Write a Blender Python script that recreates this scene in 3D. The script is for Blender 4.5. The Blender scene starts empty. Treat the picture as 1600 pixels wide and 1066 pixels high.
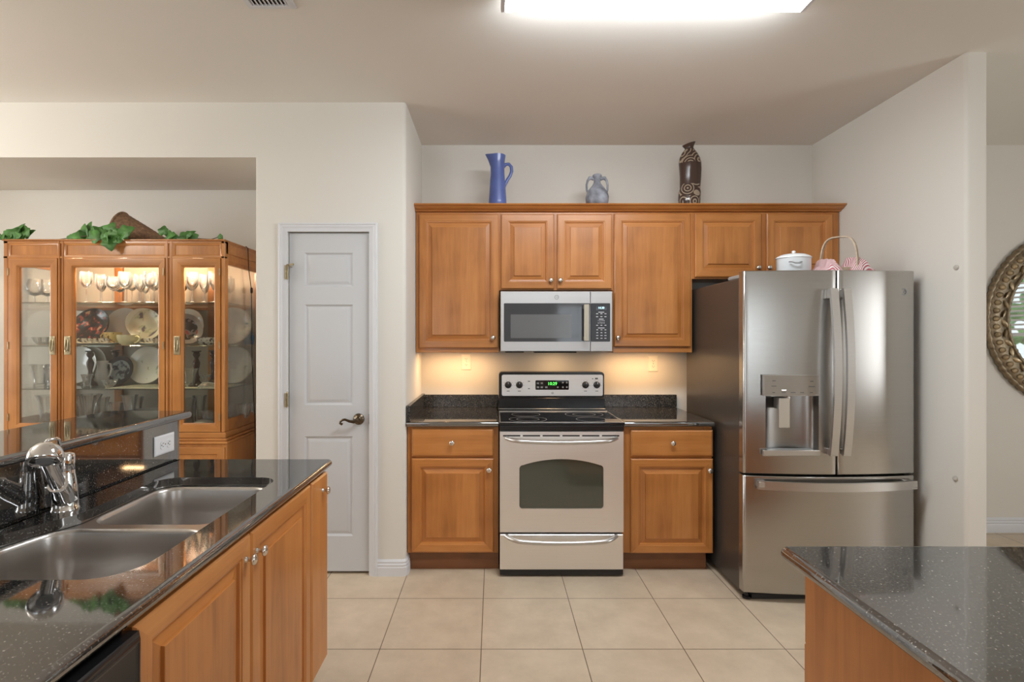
import bpy, bmesh, math, random
from mathutils import Vector, Matrix
from mathutils.geometry import tessellate_polygon

random.seed(7)
PI = math.pi
S = bpy.context.scene
COL = S.collection

# ------------------------------------------------------------------ camera
F, CX, CY, CH = 815.0, 771.5, 527.0, 1.42      # focal length in px, principal point, eye height
cam_d = bpy.data.cameras.new('camera')
cam = bpy.data.objects.new('camera', cam_d)
COL.objects.link(cam)
cam.location = (0, 0, CH)
cam.rotation_euler = (PI / 2, 0, 0)
cam_d.sensor_width = 36
cam_d.lens = 36 * F / 1600
cam_d.shift_x = (800 - CX) / 1600
cam_d.shift_y = (CY - 533) / 1600
cam_d.clip_start = 0.02
S.camera = cam

# ------------------------------------------------------------------ view and world
vs = S.view_settings
S.display_settings.display_device = 'sRGB'
vs.view_transform = 'Standard'
vs.look = 'None'
vs.gamma = 1
vs.use_curve_mapping = False
vs.exposure = 0.48
w = bpy.data.worlds.new('sky')
S.world = w
w.use_nodes = True
wn = w.node_tree.nodes
wn['Background'].inputs[0].default_value = (0.80, 0.90, 1.0, 1)
wn['Background'].inputs[1].default_value = 1.6
cy = S.cycles
cy.use_denoising = True
cy.max_bounces = 10
cy.diffuse_bounces = 5
cy.glossy_bounces = 6
cy.transparent_max_bounces = 24
cy.transmission_bounces = 8
cy.sample_clamp_indirect = 4
cy.caustics_reflective = False
cy.caustics_refractive = False


# ------------------------------------------------------------------ lights
def area(name, loc, rot, sx, sy, power, col):
    d = bpy.data.lights.new(name, 'AREA')
    d.shape = 'RECTANGLE'
    d.size, d.size_y = sx, sy
    d.energy = power
    d.color = col
    o = bpy.data.objects.new(name, d)
    o.location = loc
    o.rotation_euler = rot
    COL.objects.link(o)
    return o


DAY = (0.95, 0.975, 1.0)
# daylight coming in at the window openings of the room
area('daylight_window_left', (-5.93, 1.55, 1.45), (0, -PI / 2, 0), 1.35, 1.6, 38, DAY)
area('daylight_window_right', (5.93, 0.05, 1.45), (0, PI / 2, 0), 1.35, 1.3, 48, DAY)
area('daylight_patio_door', (-2.2, -3.93, 1.25), (PI / 2, 0, 0), 2.3, 2.1, 17, DAY)
area('daylight_window_front', (2.2, -3.93, 1.45), (PI / 2, 0, 0), 1.8, 1.3, 6.5, DAY)
WARM = (1.0, 0.60, 0.28)


# ------------------------------------------------------------------ helpers
def px(x, Y):
    return (x - CX) * Y / F


def pz(y, Y):
    return CH - (y - CY) * Y / F


ORG = {}


def thing(name, label, cat, loc=(0, 0, 0), group=None):
    o = bpy.data.objects.new(name, None)
    o.empty_display_size = 0.05
    COL.objects.link(o)
    o.location = loc
    ORG[o] = Vector(loc)
    o['label'] = label
    o['category'] = cat
    if group:
        o['group'] = group
    return o


def tag(o, label, cat, group=None):
    o['label'] = label
    o['category'] = cat
    if group:
        o['group'] = group
    return o


class MB:
    """collects shapes for ONE mesh object"""

    def __init__(s):
        s.v, s.f, s.m = [], [], []
        s.xf = None

    def add(s, vs_, fs, mi=0):
        b = len(s.v)
        for p in vs_:
            p = Vector(p)
            if s.xf is not None:
                p = s.xf @ p
            s.v.append(p)
        for f in fs:
            s.f.append([b + i for i in f])
            s.m.append(mi)
        return s

    def box(s, x0, x1, y0, y1, z0, z1, mi=0, c=0.0):
        x0, x1 = min(x0, x1), max(x0, x1)
        y0, y1 = min(y0, y1), max(y0, y1)
        z0, z1 = min(z0, z1), max(z0, z1)
        if c <= 0:
            vv = [(x, y, z) for z in (z0, z1) for y in (y0, y1) for x in (x0, x1)]
            ff = [(0, 2, 3, 1), (4, 5, 7, 6), (0, 1, 5, 4), (2, 6, 7, 3), (0, 4, 6, 2), (1, 3, 7, 5)]
            return s.add(vv, ff, mi)
        c = min(c, (x1 - x0) / 2.01, (y1 - y0) / 2.01, (z1 - z0) / 2.01)
        vv, ix = [], {}
        for i, x in enumerate((x0, x1)):
            for j, y in enumerate((y0, y1)):
                for k, z in enumerate((z0, z1)):
                    sx, sy, sz = (1, -1)[i] * c, (1, -1)[j] * c, (1, -1)[k] * c
                    ix[i, j, k, 0] = len(vv); vv.append((x, y + sy, z + sz))
                    ix[i, j, k, 1] = len(vv); vv.append((x + sx, y, z + sz))
                    ix[i, j, k, 2] = len(vv); vv.append((x + sx, y + sy, z))
        cen = Vector(((x0 + x1) / 2, (y0 + y1) / 2, (z0 + z1) / 2))
        ff = []
        for i in (0, 1):
            ff.append([ix[i, 0, 0, 0], ix[i, 1, 0, 0], ix[i, 1, 1, 0], ix[i, 0, 1, 0]])
            ff.append([ix[0, i, 0, 1], ix[1, i, 0, 1], ix[1, i, 1, 1], ix[0, i, 1, 1]])
            ff.append([ix[0, 0, i, 2], ix[1, 0, i, 2], ix[1, 1, i, 2], ix[0, 1, i, 2]])
            for j in (0, 1):
                ff.append([ix[i, j, 0, 0], ix[i, j, 1, 0], ix[i, j, 1, 1], ix[i, j, 0, 1]])
                ff.append([ix[i, 0, j, 0], ix[i, 1, j, 0], ix[i, 1, j, 2], ix[i, 0, j, 2]])
                ff.append([ix[0, i, j, 1], ix[1, i, j, 1], ix[1, i, j, 2], ix[0, i, j, 2]])
                for k in (0, 1):
                    ff.append([ix[i, j, k, 0], ix[i, j, k, 1], ix[i, j, k, 2]])
        out = []
        for f in ff:
            a, b, d = (Vector(vv[f[q]]) for q in (0, 1, 2))
            n = (b - a).cross(d - a)
            m = sum((Vector(vv[q]) for q in f), Vector()) / len(f)
            out.append(f if n.dot(m - cen) > 0 else f[::-1])
        return s.add(vv, out, mi)

    def lathe(s, prof, n=24, M=None, mi=0, sx=1.0, sy=1.0):
        """prof: (r, z) from bottom outside to top; revolved about local Z, M places it"""
        M = M or Matrix()
        vv, ff = [], []
        for r, z in prof:
            for k in range(n):
                a = 2 * PI * k / n
                vv.append(M @ Vector((r * math.cos(a) * sx, r * math.sin(a) * sy, z)))
        for i in range(len(prof) - 1):
            for k in range(n):
                k2 = (k + 1) % n
                ff.append((i * n + k, i * n + k2, (i + 1) * n + k2, (i + 1) * n + k))
        if prof[0][0] > 1e-6:
            ff.append(tuple(range(n))[::-1])
        if prof[-1][0] > 1e-6:
            ff.append(tuple((len(prof) - 1) * n + k for k in range(n)))
        return s.add(vv, ff, mi)

    def tube(s, pts, r, n=10, mi=0, closed=False, flat=1.0, up=(0, 0, 1)):
        pts = [Vector(p) for p in pts]
        N = len(pts)
        rs = r if isinstance(r, (list, tuple)) else [r] * N
        vv, ff = [], []
        prev = None
        for i, p in enumerate(pts):
            if closed:
                t = pts[(i + 1) % N] - pts[i - 1]
            else:
                t = pts[min(i + 1, N - 1)] - pts[max(i - 1, 0)]
            t.normalize()
            if prev is None:
                u = Vector(up)
                if abs(u.dot(t)) > 0.95:
                    u = Vector((1, 0, 0)) if abs(t.x) < 0.9 else Vector((0, 1, 0))
                a = (u - t * u.dot(t)).normalized()
            else:
                a = (prev - t * prev.dot(t)).normalized()
            prev = a
            b = t.cross(a)
            for k in range(n):
                th = 2 * PI * k / n
                vv.append(p + (a * math.cos(th) * flat + b * math.sin(th)) * rs[i])
        for i in range(N if closed else N - 1):
            j = (i + 1) % N
            for k in range(n):
                k2 = (k + 1) % n
                ff.append((i * n + k, i * n + k2, j * n + k2, j * n + k))
        if not closed:
            ff.append(tuple(range(n))[::-1])
            ff.append(tuple((N - 1) * n + k for k in range(n)))
        return s.add(vv, ff, mi)

    def prism(s, pts, z0, z1, mi=0, hole=None):
        """extrude a CCW outline (x, y) from z0 to z1"""
        n = len(pts)
        loops = [pts] + ([hole] if hole else [])
        flat = [p for l in loops for p in l]
        tris = tessellate_polygon([[Vector((p[0], p[1], 0)) for p in l] for l in loops])
        N = len(flat)
        vv = [(p[0], p[1], z0) for p in flat] + [(p[0], p[1], z1) for p in flat]
        ff = []
        for t in tris:
            a, b, c = (Vector((flat[i][0], flat[i][1])) for i in t)
            t = tuple(t)
            if (b - a).cross(c - a) < 0:
                t = t[::-1]
            ff.append(tuple(i + N for i in t))
            ff.append(t[::-1])
        o = 0
        for li, l in enumerate(loops):
            m = len(l)
            for k in range(m):
                a, b = o + k, o + (k + 1) % m
                q = (a, b, b + N, a + N)
                ff.append(q if li == 0 else q[::-1])
            o += m
        return s.add(vv, ff, mi)

    def rings(s, M, x0, x1, z0, z1, prof, cap=True, mv=0, mh=0, mc=0):
        """rectangular panel: rings of (inset, height); M maps (u, w, n) to the place"""
        vv, ff, mm = [], [], []
        for ins, h in prof:
            for u, q in ((x0 + ins, z0 + ins), (x1 - ins, z0 + ins), (x1 - ins, z1 - ins), (x0 + ins, z1 - ins)):
                vv.append(M @ Vector((u, q, h)))
        b = len(s.v)
        for i in range(len(prof) - 1):
            for k in range(4):
                k2 = (k + 1) % 4
                ff.append((i * 4 + k, i * 4 + k2, i * 4 + 4 + k2, i * 4 + 4 + k))
                mm.append(mh if k in (0, 2) else mv)
        if cap:
            o = (len(prof) - 1) * 4
            ff.append((o, o + 1, o + 2, o + 3)); mm.append(mc)
        s.v += vv if s.xf is None else [s.xf @ p for p in vv]
        s.f += [[b + i for i in f] for f in ff]
        s.m += mm
        return s

    def build(s, name, mats, parent=None, kind=None, ang=35, org=None):
        if not isinstance(mats, (list, tuple)):
            mats = [mats]
        o0 = Vector((0, 0, 0))
        p = parent
        while p is not None:
            if p in ORG:
                o0 = ORG[p]
                break
            p = p.parent
        if org is not None:
            o0 = Vector(org)
        me = bpy.data.meshes.new(name)
        me.from_pydata([tuple(v - o0) for v in s.v], [], s.f)
        for m in mats:
            me.materials.append(m)
        me.polygons.foreach_set('material_index', s.m)
        me.polygons.foreach_set('use_smooth', [True] * len(me.polygons))
        me.validate()
        me.update()
        me.set_sharp_from_angle(angle=math.radians(ang))
        o = bpy.data.objects.new(name, me)
        COL.objects.link(o)
        if parent is not None:
            o.parent = parent
        elif org is not None:
            o.location = o0
        if kind:
            o['kind'] = kind
        return o


def dup(root, loc, rot=(0, 0, 0), label=None, group=None, scale=None):
    r = root.copy()
    COL.objects.link(r)
    r.location = loc
    r.rotation_euler = rot
    if scale:
        r.scale = scale
    if label:
        r['label'] = label
    if group:
        r['group'] = group
    for ch in list(root.children):
        c = ch.copy()
        COL.objects.link(c)
        c.parent = r
        for g in list(ch.children):
            d = g.copy()
            COL.objects.link(d)
            d.parent = c
    return r


def fronty(y):      # (u, w, n) -> facing the camera (-Y)
    return Matrix(((1, 0, 0, 0), (0, 0, -1, y), (0, 1, 0, 0), (0, 0, 0, 1)))


def frontx(x):      # facing +X, u runs along +Y
    return Matrix(((0, 0, 1, x), (1, 0, 0, 0), (0, 1, 0, 0), (0, 0, 0, 1)))


def backy(y):       # facing +Y, u runs along -X
    return Matrix(((-1, 0, 0, 0), (0, 0, 1, y), (0, 1, 0, 0), (0, 0, 0, 1)))


def axis_to(loc, d):
    d = Vector(d).normalized()
    return Matrix.Translation(Vector(loc)) @ Vector((0, 0, 1)).rotation_difference(d).to_matrix().to_4x4()


def rpoly(pts, n=6):
    """CCW outline with rounded corners: (x, y, r)"""
    out = []
    N = len(pts)
    for i in range(N):
        p = Vector(pts[i][:2])
        r = pts[i][2] if len(pts[i]) > 2 else 0
        if r <= 0:
            out.append((p.x, p.y))
            continue
        a = (Vector(pts[i - 1][:2]) - p).normalized()
        b = (Vector(pts[(i + 1) % N][:2]) - p).normalized()
        th = a.angle(b)
        d = r / math.tan(th / 2)
        c = p + (a + b).normalized() * (r / math.sin(th / 2))
        s0 = p + a * d - c
        s1 = p + b * d - c
        a0 = math.atan2(s0.y, s0.x)
        a1 = math.atan2(s1.y, s1.x)
        da = (a1 - a0 + PI) % (2 * PI) - PI
        for k in range(n + 1):
            t = a0 + da * k / n
            out.append((c.x + r * math.cos(t), c.y + r * math.sin(t)))
    return out


def inset(pts, d):
    N = len(pts)
    out = []
    for i in range(N):
        p = Vector(pts[i]); a = Vector(pts[i - 1]); b = Vector(pts[(i + 1) % N])
        e1 = (p - a); e2 = (b - p)
        if e1.length < 1e-7: e1 = e2
        if e2.length < 1e-7: e2 = e1
        e1.normalize(); e2.normalize()
        n1 = Vector((-e1.y, e1.x)); n2 = Vector((-e2.y, e2.x))
        m = (n1 + n2)
        m = m / max(0.3, m.dot(n1)) if m.length > 1e-6 else n1
        out.append((p.x + m.x * d, p.y + m.y * d))
    return out


def slab(mb, pts, z0, z1, r=None, hole=None, mi=0, n=6):
    """stone slab with a rounded outer edge and an optional cut-out"""
    r = r or (z1 - z0) / 2
    zs = []
    for k in range(n + 1):
        a = -PI / 2 + PI / 2 * k / n
        zs.append((r - r * math.cos(a), z0 + r + r * math.sin(a)))
    for k in range(n + 1):
        a = PI / 2 * k / n
        zs.append((r - r * math.cos(a), z1 - r + r * math.sin(a)))
    N = len(pts)
    loops = [inset(pts, d) for d, _ in zs]
    vv, ff = [], []
    for l, (_, z) in zip(loops, zs):
        vv += [(p[0], p[1], z) for p in l]
    for i in range(len(zs) - 1):
        for k in range(N):
            k2 = (k + 1) % N
            ff.append((i * N + k, i * N + k2, (i + 1) * N + k2, (i + 1) * N + k))
    mb.add(vv, ff, mi)
    for top in (True, False):
        l = loops[-1] if top else loops[0]
        z = z1 if top else z0
        ls = [l] + ([hole] if hole else [])
        flat = [p for q in ls for p in q]
        f2 = []
        for t in tessellate_polygon([[Vector((p[0], p[1], 0)) for p in q] for q in ls]):
            a, b, c = (Vector(flat[i]) for i in t)
            t = tuple(t)
            if ((b - a).cross(c - a) < 0) == top:
                t = t[::-1]
            f2.append(t)
        mb.add([(p[0], p[1], z) for p in flat], f2, mi)
    if hole:
        m = len(hole)
        mb.add([(p[0], p[1], z0) for p in hole] + [(p[0], p[1], z1) for p in hole],
               [((k + 1) % m, k, k + m, (k + 1) % m + m) for k in range(m)], mi)
    return mb


def text(name, body, size, loc, parent, mat, rot=(PI / 2, 0, 0), ext=0.0004):
    c = bpy.data.curves.new(name, 'FONT')
    c.body = body
    c.size = size
    c.align_x = 'CENTER'
    c.align_y = 'CENTER'
    c.extrude = ext
    c.resolution_u = 2
    tmp = bpy.data.objects.new(name, c)
    COL.objects.link(tmp)
    me = bpy.data.meshes.new_from_object(tmp)
    bpy.data.objects.remove(tmp)
    o = bpy.data.objects.new(name, me)
    COL.objects.link(o)
    me.materials.clear()
    me.materials.append(mat)
    o.parent = parent
    p = parent
    while p is not None and p not in ORG:
        p = p.parent
    o.location = Vector(loc) - (ORG[p] if p else Vector())
    o.rotation_euler = rot
    return o


# ------------------------------------------------------------------ materials
def new_mat(name):
    m = bpy.data.materials.new(name)
    m.use_nodes = True
    nt = m.node_tree
    return m, nt, nt.nodes['Principled BSDF']


def N_(nt, typ, **kw):
    n = nt.nodes.new(typ)
    for k, v in kw.items():
        setattr(n, k, v)
    return n


def plain(name, col, rough=0.5, metal=0.0, spec=0.5, bump=0.0, bscale=200.0, ior=None, coat=0.0, var=0.0, vscale=6.0):
    m, nt, b = new_mat(name)
    b.inputs['Base Color'].default_value = (*col, 1)
    b.inputs['Roughness'].default_value = rough
    b.inputs['Metallic'].default_value = metal
    b.inputs['Specular IOR Level'].default_value = spec
    if ior:
        b.inputs['IOR'].default_value = ior
    b.inputs['Coat Weight'].default_value = coat
    b.inputs['Coat Roughness'].default_value = 0.05
    tc = N_(nt, 'ShaderNodeTexCoord')
    if bump:
        t = N_(nt, 'ShaderNodeTexNoise')
        t.inputs['Scale'].default_value = bscale
        t.inputs['Detail'].default_value = 3
        nt.links.new(tc.outputs['Object'], t.inputs['Vector'])
        bm = N_(nt, 'ShaderNodeBump')
        bm.inputs['Strength'].default_value = bump
        bm.inputs['Distance'].default_value = 0.002
        nt.links.new(t.outputs['Fac'], bm.inputs['Height'])
        nt.links.new(bm.outputs['Normal'], b.inputs['Normal'])
    # a little unevenness so that no surface is a dead flat colour
    t2 = N_(nt, 'ShaderNodeTexNoise')
    t2.inputs['Scale'].default_value = vscale
    nt.links.new(tc.outputs['Object'], t2.inputs['Vector'])
    rp = N_(nt, 'ShaderNodeValToRGB')
    v = var or 0.03
    rp.color_ramp.elements[0].color = (*[c * (1 - v) for c in col], 1)
    rp.color_ramp.elements[1].color = (*[min(1, c * (1 + v)) for c in col], 1)
    rp.color_ramp.elements[0].position = 0.3
    rp.color_ramp.elements[1].position = 0.7
    nt.links.new(t2.outputs['Fac'], rp.inputs['Fac'])
    nt.links.new(rp.outputs['Color'], b.inputs['Base Color'])
    return m


def wood(name, dark, mid, light, grain, rough=0.34, staves=9.0, axis='Z'):
    m, nt, b = new_mat(name)
    L = nt.links.new
    tc = N_(nt, 'ShaderNodeTexCoord')
    mp = N_(nt, 'ShaderNodeMapping')
    g, k = grain
    mp.inputs['Scale'].default_value = {'Z': (g, g, k), 'X': (k, g, g), 'Y': (g, k, g)}[axis]
    L(tc.outputs['Object'], mp.inputs['Vector'])
    n1 = N_(nt, 'ShaderNodeTexNoise')
    n1.inputs['Scale'].default_value = 1.0
    n1.inputs['Detail'].default_value = 7
    n1.inputs['Roughness'].default_value = 0.62
    n1.inputs['Distortion'].default_value = 0.5
    L(mp.outputs['Vector'], n1.inputs['Vector'])
    n2 = N_(nt, 'ShaderNodeTexNoise')
    n2.inputs['Scale'].default_value = 5.0
    n2.inputs['Detail'].default_value = 2
    L(tc.outputs['Object'], n2.inputs['Vector'])
    # glued staves of slightly different tone
    sp = N_(nt, 'ShaderNodeSeparateXYZ')
    L(tc.outputs['Object'], sp.inputs['Vector'])
    ad = N_(nt, 'ShaderNodeMath', operation='ADD')
    a1, a2 = {'Z': ('X', 'Y'), 'X': ('Z', 'Z'), 'Y': ('Z', 'Z')}[axis]
    L(sp.outputs[a1], ad.inputs[0])
    L(sp.outputs[a2], ad.inputs[1])
    mu = N_(nt, 'ShaderNodeMath', operation='MULTIPLY')
    mu.inputs[1].default_value = staves
    L(ad.outputs[0], mu.inputs[0])
    fl = N_(nt, 'ShaderNodeMath', operation='FLOOR')
    L(mu.outputs[0], fl.inputs[0])
    wnz = N_(nt, 'ShaderNodeTexWhiteNoise', noise_dimensions='1D')
    L(fl.outputs[0], wnz.inputs['W'])
    s1 = N_(nt, 'ShaderNodeMath', operation='MULTIPLY_ADD')
    s1.inputs[1].default_value = 0.40
    L(n2.outputs['Fac'], s1.inputs[0])
    s2 = N_(nt, 'ShaderNodeMath', operation='MULTIPLY_ADD')
    s2.inputs[1].default_value = 0.16
    s2.inputs[2].default_value = -0.10
    L(wnz.outputs['Value'], s2.inputs[0])
    L(s2.outputs[0], s1.inputs[2])
    s3 = N_(nt, 'ShaderNodeMath', operation='MULTIPLY_ADD')
    s3.inputs[1].default_value = 0.60
    L(n1.outputs['Fac'], s3.inputs[0])
    L(s1.outputs[0], s3.inputs[2])
    rp = N_(nt, 'ShaderNodeValToRGB')
    e = rp.color_ramp.elements
    e[0].color = (*dark, 1); e[0].position = 0.22
    e[1].color = (*light, 1); e[1].position = 0.72
    q = e.new(0.48); q.color = (*mid, 1)
    L(s3.outputs[0], rp.inputs['Fac'])
    L(rp.outputs['Color'], b.inputs['Base Color'])
    b.inputs['Roughness'].default_value = rough
    b.inputs['Coat Weight'].default_value = 0.25
    b.inputs['Coat Roughness'].default_value = 0.18
    return m


MAPLE = ((0.31, 0.108, 0.024), (0.49, 0.190, 0.047), (0.59, 0.255, 0.075))
W_V = wood('maple_upright', *MAPLE, (26, 2.0))
W_HX = wood('maple_across', *MAPLE, (26, 2.0), axis='X')
W_HY = wood('maple_lengthwise', *MAPLE, (26, 2.0), axis='Y')
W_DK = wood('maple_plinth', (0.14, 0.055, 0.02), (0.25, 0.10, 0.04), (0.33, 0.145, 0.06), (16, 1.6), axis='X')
FRUIT = ((0.26, 0.095, 0.022), (0.44, 0.175, 0.042), (0.58, 0.26, 0.075))
C_V = wood('fruitwood_upright', *FRUIT, (22, 1.8), rough=0.3, staves=5)
C_H = wood('fruitwood_across', *FRUIT, (22, 1.8), rough=0.3, staves=5, axis='X')

WALL = plain('wall_paint', (0.72, 0.695, 0.645), 0.85, spec=0.2, bump=0.10, bscale=260, var=.008, vscale=2)
CEIL = plain('ceiling_paint', (0.79, 0.765, 0.725), 0.9, spec=0.15, bump=0.2, bscale=120, var=.01, vscale=2)
TRIM = plain('trim_white_enamel', (0.68, 0.69, 0.72), 0.38, var=.008)
DOORW = plain('door_white_enamel', (0.58, 0.59, 0.61), 0.42, var=.008)


def tile_mat():
    m, nt, b = new_mat('beige_floor_tile')
    L = nt.links.new
    tc = N_(nt, 'ShaderNodeTexCoord')
    mp = N_(nt, 'ShaderNodeMapping')
    T = 0.4612
    mp.inputs['Location'].default_value = (0.057 + 10 * T, -2.834 + 20 * T, 0)
    L(tc.outputs['Object'], mp.inputs['Vector'])
    br = N_(nt, 'ShaderNodeTexBrick')
    br.offset = 0
    br.squash = 1
    br.inputs['Scale'].default_value = 1
    br.inputs['Brick Width'].default_value = T
    br.inputs['Row Height'].default_value = T
    br.inputs['Mortar Size'].default_value = 0.0022
    br.inputs['Mortar Smooth'].default_value = 0.2
    br.inputs['Bias'].default_value = 0
    br.inputs['Color1'].default_value = (0.61, 0.505, 0.38, 1)
    br.inputs['Color2'].default_value = (0.645, 0.535, 0.405, 1)
    br.inputs['Mortar'].default_value = (0.16, 0.115, 0.075, 1)
    L(mp.outputs['Vector'], br.inputs['Vector'])
    n = N_(nt, 'ShaderNodeTexNoise')
    n.inputs['Scale'].default_value = 5
    n.inputs['Detail'].default_value = 8
    n.inputs['Roughness'].default_value = 0.65
    L(tc.outputs['Object'], n.inputs['Vector'])
    rp = N_(nt, 'ShaderNodeValToRGB')
    rp.color_ramp.elements[0].position = 0.3
    rp.color_ramp.elements[1].position = 0.7
    rp.color_ramp.elements[0].color = (0.86, 0.83, 0.80, 1)
    rp.color_ramp.elements[1].color = (1.08, 1.07, 1.06, 1)
    L(n.outputs['Fac'], rp.inputs['Fac'])
    mx = N_(nt, 'ShaderNodeMix', data_type='RGBA', blend_type='MULTIPLY')
    mx.inputs['Factor'].default_value = 1
    L(br.outputs['Color'], mx.inputs['A'])
    L(rp.outputs['Color'], mx.inputs['B'])
    L(mx.outputs['Result'], b.inputs['Base Color'])
    b.inputs['Roughness'].default_value = 0.38
    bm = N_(nt, 'ShaderNodeBump')
    bm.invert = True
    bm.inputs['Strength'].default_value = 0.5
    bm.inputs['Distance'].default_value = 0.002
    L(br.outputs['Fac'], bm.inputs['Height'])
    L(bm.outputs['Normal'], b.inputs['Normal'])
    return m


TILE = tile_mat()


def granite_mat(name='black_granite', ior=3.2, rough=0.045):
    m, nt, b = new_mat(name)
    L = nt.links.new
    tc = N_(nt, 'ShaderNodeTexCoord')
    n1 = N_(nt, 'ShaderNodeTexNoise')
    n1.inputs['Scale'].default_value = 230
    n1.inputs['Detail'].default_value = 2
    L(tc.outputs['Object'], n1.inputs['Vector'])
    r1 = N_(nt, 'ShaderNodeValToRGB')
    e = r1.color_ramp.elements
    e[0].position = 0.42; e[0].color = (0.010, 0.010, 0.011, 1)
    e[1].position = 0.70; e[1].color = (0.17, 0.165, 0.15, 1)
    q = e.new(0.58); q.color = (0.036, 0.034, 0.031, 1)
    L(n1.outputs['Fac'], r1.inputs['Fac'])
    v = N_(nt, 'ShaderNodeTexVoronoi')
    v.inputs['Scale'].default_value = 95
    v.inputs['Randomness'].default_value = 1
    L(tc.outputs['Object'], v.inputs['Vector'])
    r2 = N_(nt, 'ShaderNodeValToRGB')
    r2.color_ramp.elements[0].position = 0.07; r2.color_ramp.elements[0].color = (1, 1, 1, 1)
    r2.color_ramp.elements[1].position = 0.17; r2.color_ramp.elements[1].color = (0, 0, 0, 1)
    L(v.outputs['Distance'], r2.inputs['Fac'])
    wz = N_(nt, 'ShaderNodeMath', operation='GREATER_THAN')
    wz.inputs[1].default_value = 0.60
    sp = N_(nt, 'ShaderNodeSeparateColor')
    L(v.outputs['Color'], sp.inputs[0])
    L(sp.outputs[0], wz.inputs[0])
    mu = N_(nt, 'ShaderNodeMath', operation='MULTIPLY')
    L(r2.outputs['Color'], mu.inputs[0]); L(wz.outputs[0], mu.inputs[1])
    mx = N_(nt, 'ShaderNodeMix', data_type='RGBA')
    L(mu.outputs[0], mx.inputs['Factor'])
    L(r1.outputs['Color'], mx.inputs['A'])
    mx.inputs['B'].default_value = (0.45, 0.43, 0.39, 1)
    L(mx.outputs['Result'], b.inputs['Base Color'])
    b.inputs['Roughness'].default_value = rough
    b.inputs['IOR'].default_value = ior
    return m


GRAN = granite_mat()
GRANH = granite_mat('honed_black_granite', 1.6, 0.22)


def steel_mat(name, col, rough, aniso=0.0, axis='Z', streak=0.03):
    m, nt, b = new_mat(name)
    L = nt.links.new
    b.inputs['Metallic'].default_value = 1
    b.inputs['Roughness'].default_value = rough
    tc = N_(nt, 'ShaderNodeTexCoord')
    mp = N_(nt, 'ShaderNodeMapping')
    mp.inputs['Scale'].default_value = (3, 3, 500) if axis == 'Z' else (500, 500, 3)
    L(tc.outputs['Object'], mp.inputs['Vector'])
    n = N_(nt, 'ShaderNodeTexNoise')
    n.inputs['Scale'].default_value = 1
    n.inputs['Detail'].default_value = 3
    L(mp.outputs['Vector'], n.inputs['Vector'])
    rp = N_(nt, 'ShaderNodeValToRGB')
    rp.color_ramp.elements[0].position = 0.3
    rp.color_ramp.elements[1].position = 0.7
    rp.color_ramp.elements[0].color = (*[c * (1 - streak) for c in col], 1)
    rp.color_ramp.elements[1].color = (*[min(1, c * (1 + streak)) for c in col], 1)
    L(n.outputs['Fac'], rp.inputs['Fac'])
    L(rp.outputs['Color'], b.inputs['Base Color'])
    if aniso:
        b.inputs['Anisotropic'].default_value = aniso
        t = N_(nt, 'ShaderNodeTangent', direction_type='RADIAL', axis='Z')
        L(t.outputs[0], b.inputs['Tangent'])
    return m


STEEL = steel_mat('brushed_stainless', (0.47, 0.455, 0.435), 0.25, 0.55)
STEEL2 = steel_mat('range_stainless', (0.90, 0.885, 0.87), 0.42, 0.3)
MWST = steel_mat('microwave_stainless', (0.62, 0.62, 0.63), 0.46, 0.2)
SINKST = steel_mat('sink_stainless', (0.58, 0.56, 0.54), 0.30)
HANDST = steel_mat('handle_stainless', (0.60, 0.585, 0.57), 0.34)
CHROME = plain('chrome', (0.82, 0.82, 0.83), 0.05, 1.0)
NICKEL = plain('satin_nickel', (0.72, 0.69, 0.65), 0.22, 1.0)
BRONZE = plain('aged_bronze', (0.13, 0.10, 0.07), 0.3, 1.0, var=0.2, vscale=60)
BRASS = plain('antique_brass', (0.42, 0.35, 0.22), 0.34, 1.0, var=0.2, vscale=80)
SIDE_G = plain('fridge_side_graphite', (0.085, 0.072, 0.062), 0.32, 0.4, bump=0.05, bscale=300)
BLACK = plain('black_enamel', (0.012, 0.012, 0.013), 0.22)
BLKGL = plain('black_glass', (0.010, 0.010, 0.012), 0.04)
DARK = plain('dark_gap', (0.015, 0.013, 0.012), 0.7)
GREYPL = plain('grey_plastic', (0.30, 0.30, 0.30), 0.4)
OVGL = plain('oven_window_glass', (0.055, 0.060, 0.045), 0.05, ior=1.75)
MWGL = plain('microwave_window_glass', (0.050, 0.052, 0.058), 0.06, ior=1.6)
MWIN = plain('microwave_mesh_screen', (0.135, 0.138, 0.142), 0.16)
PLATEW = plain('outlet_ivory', (0.80, 0.77, 0.68), 0.4)
PLATEB = plain('outlet_white', (0.84, 0.84, 0.86), 0.4)
SLOT = plain('outlet_slot', (0.02, 0.02, 0.02), 0.6)
INKW = plain('printed_white', (0.75, 0.76, 0.78), 0.5)
INKG = plain('printed_grey', (0.12, 0.12, 0.12), 0.5)


def emit(name, col, st):
    m, nt, b = new_mat(name)
    b.inputs['Base Color'].default_value = (0, 0, 0, 1)
    b.inputs['Emission Color'].default_value = (*col, 1)
    b.inputs['Emission Strength'].default_value = st
    return m


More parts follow.
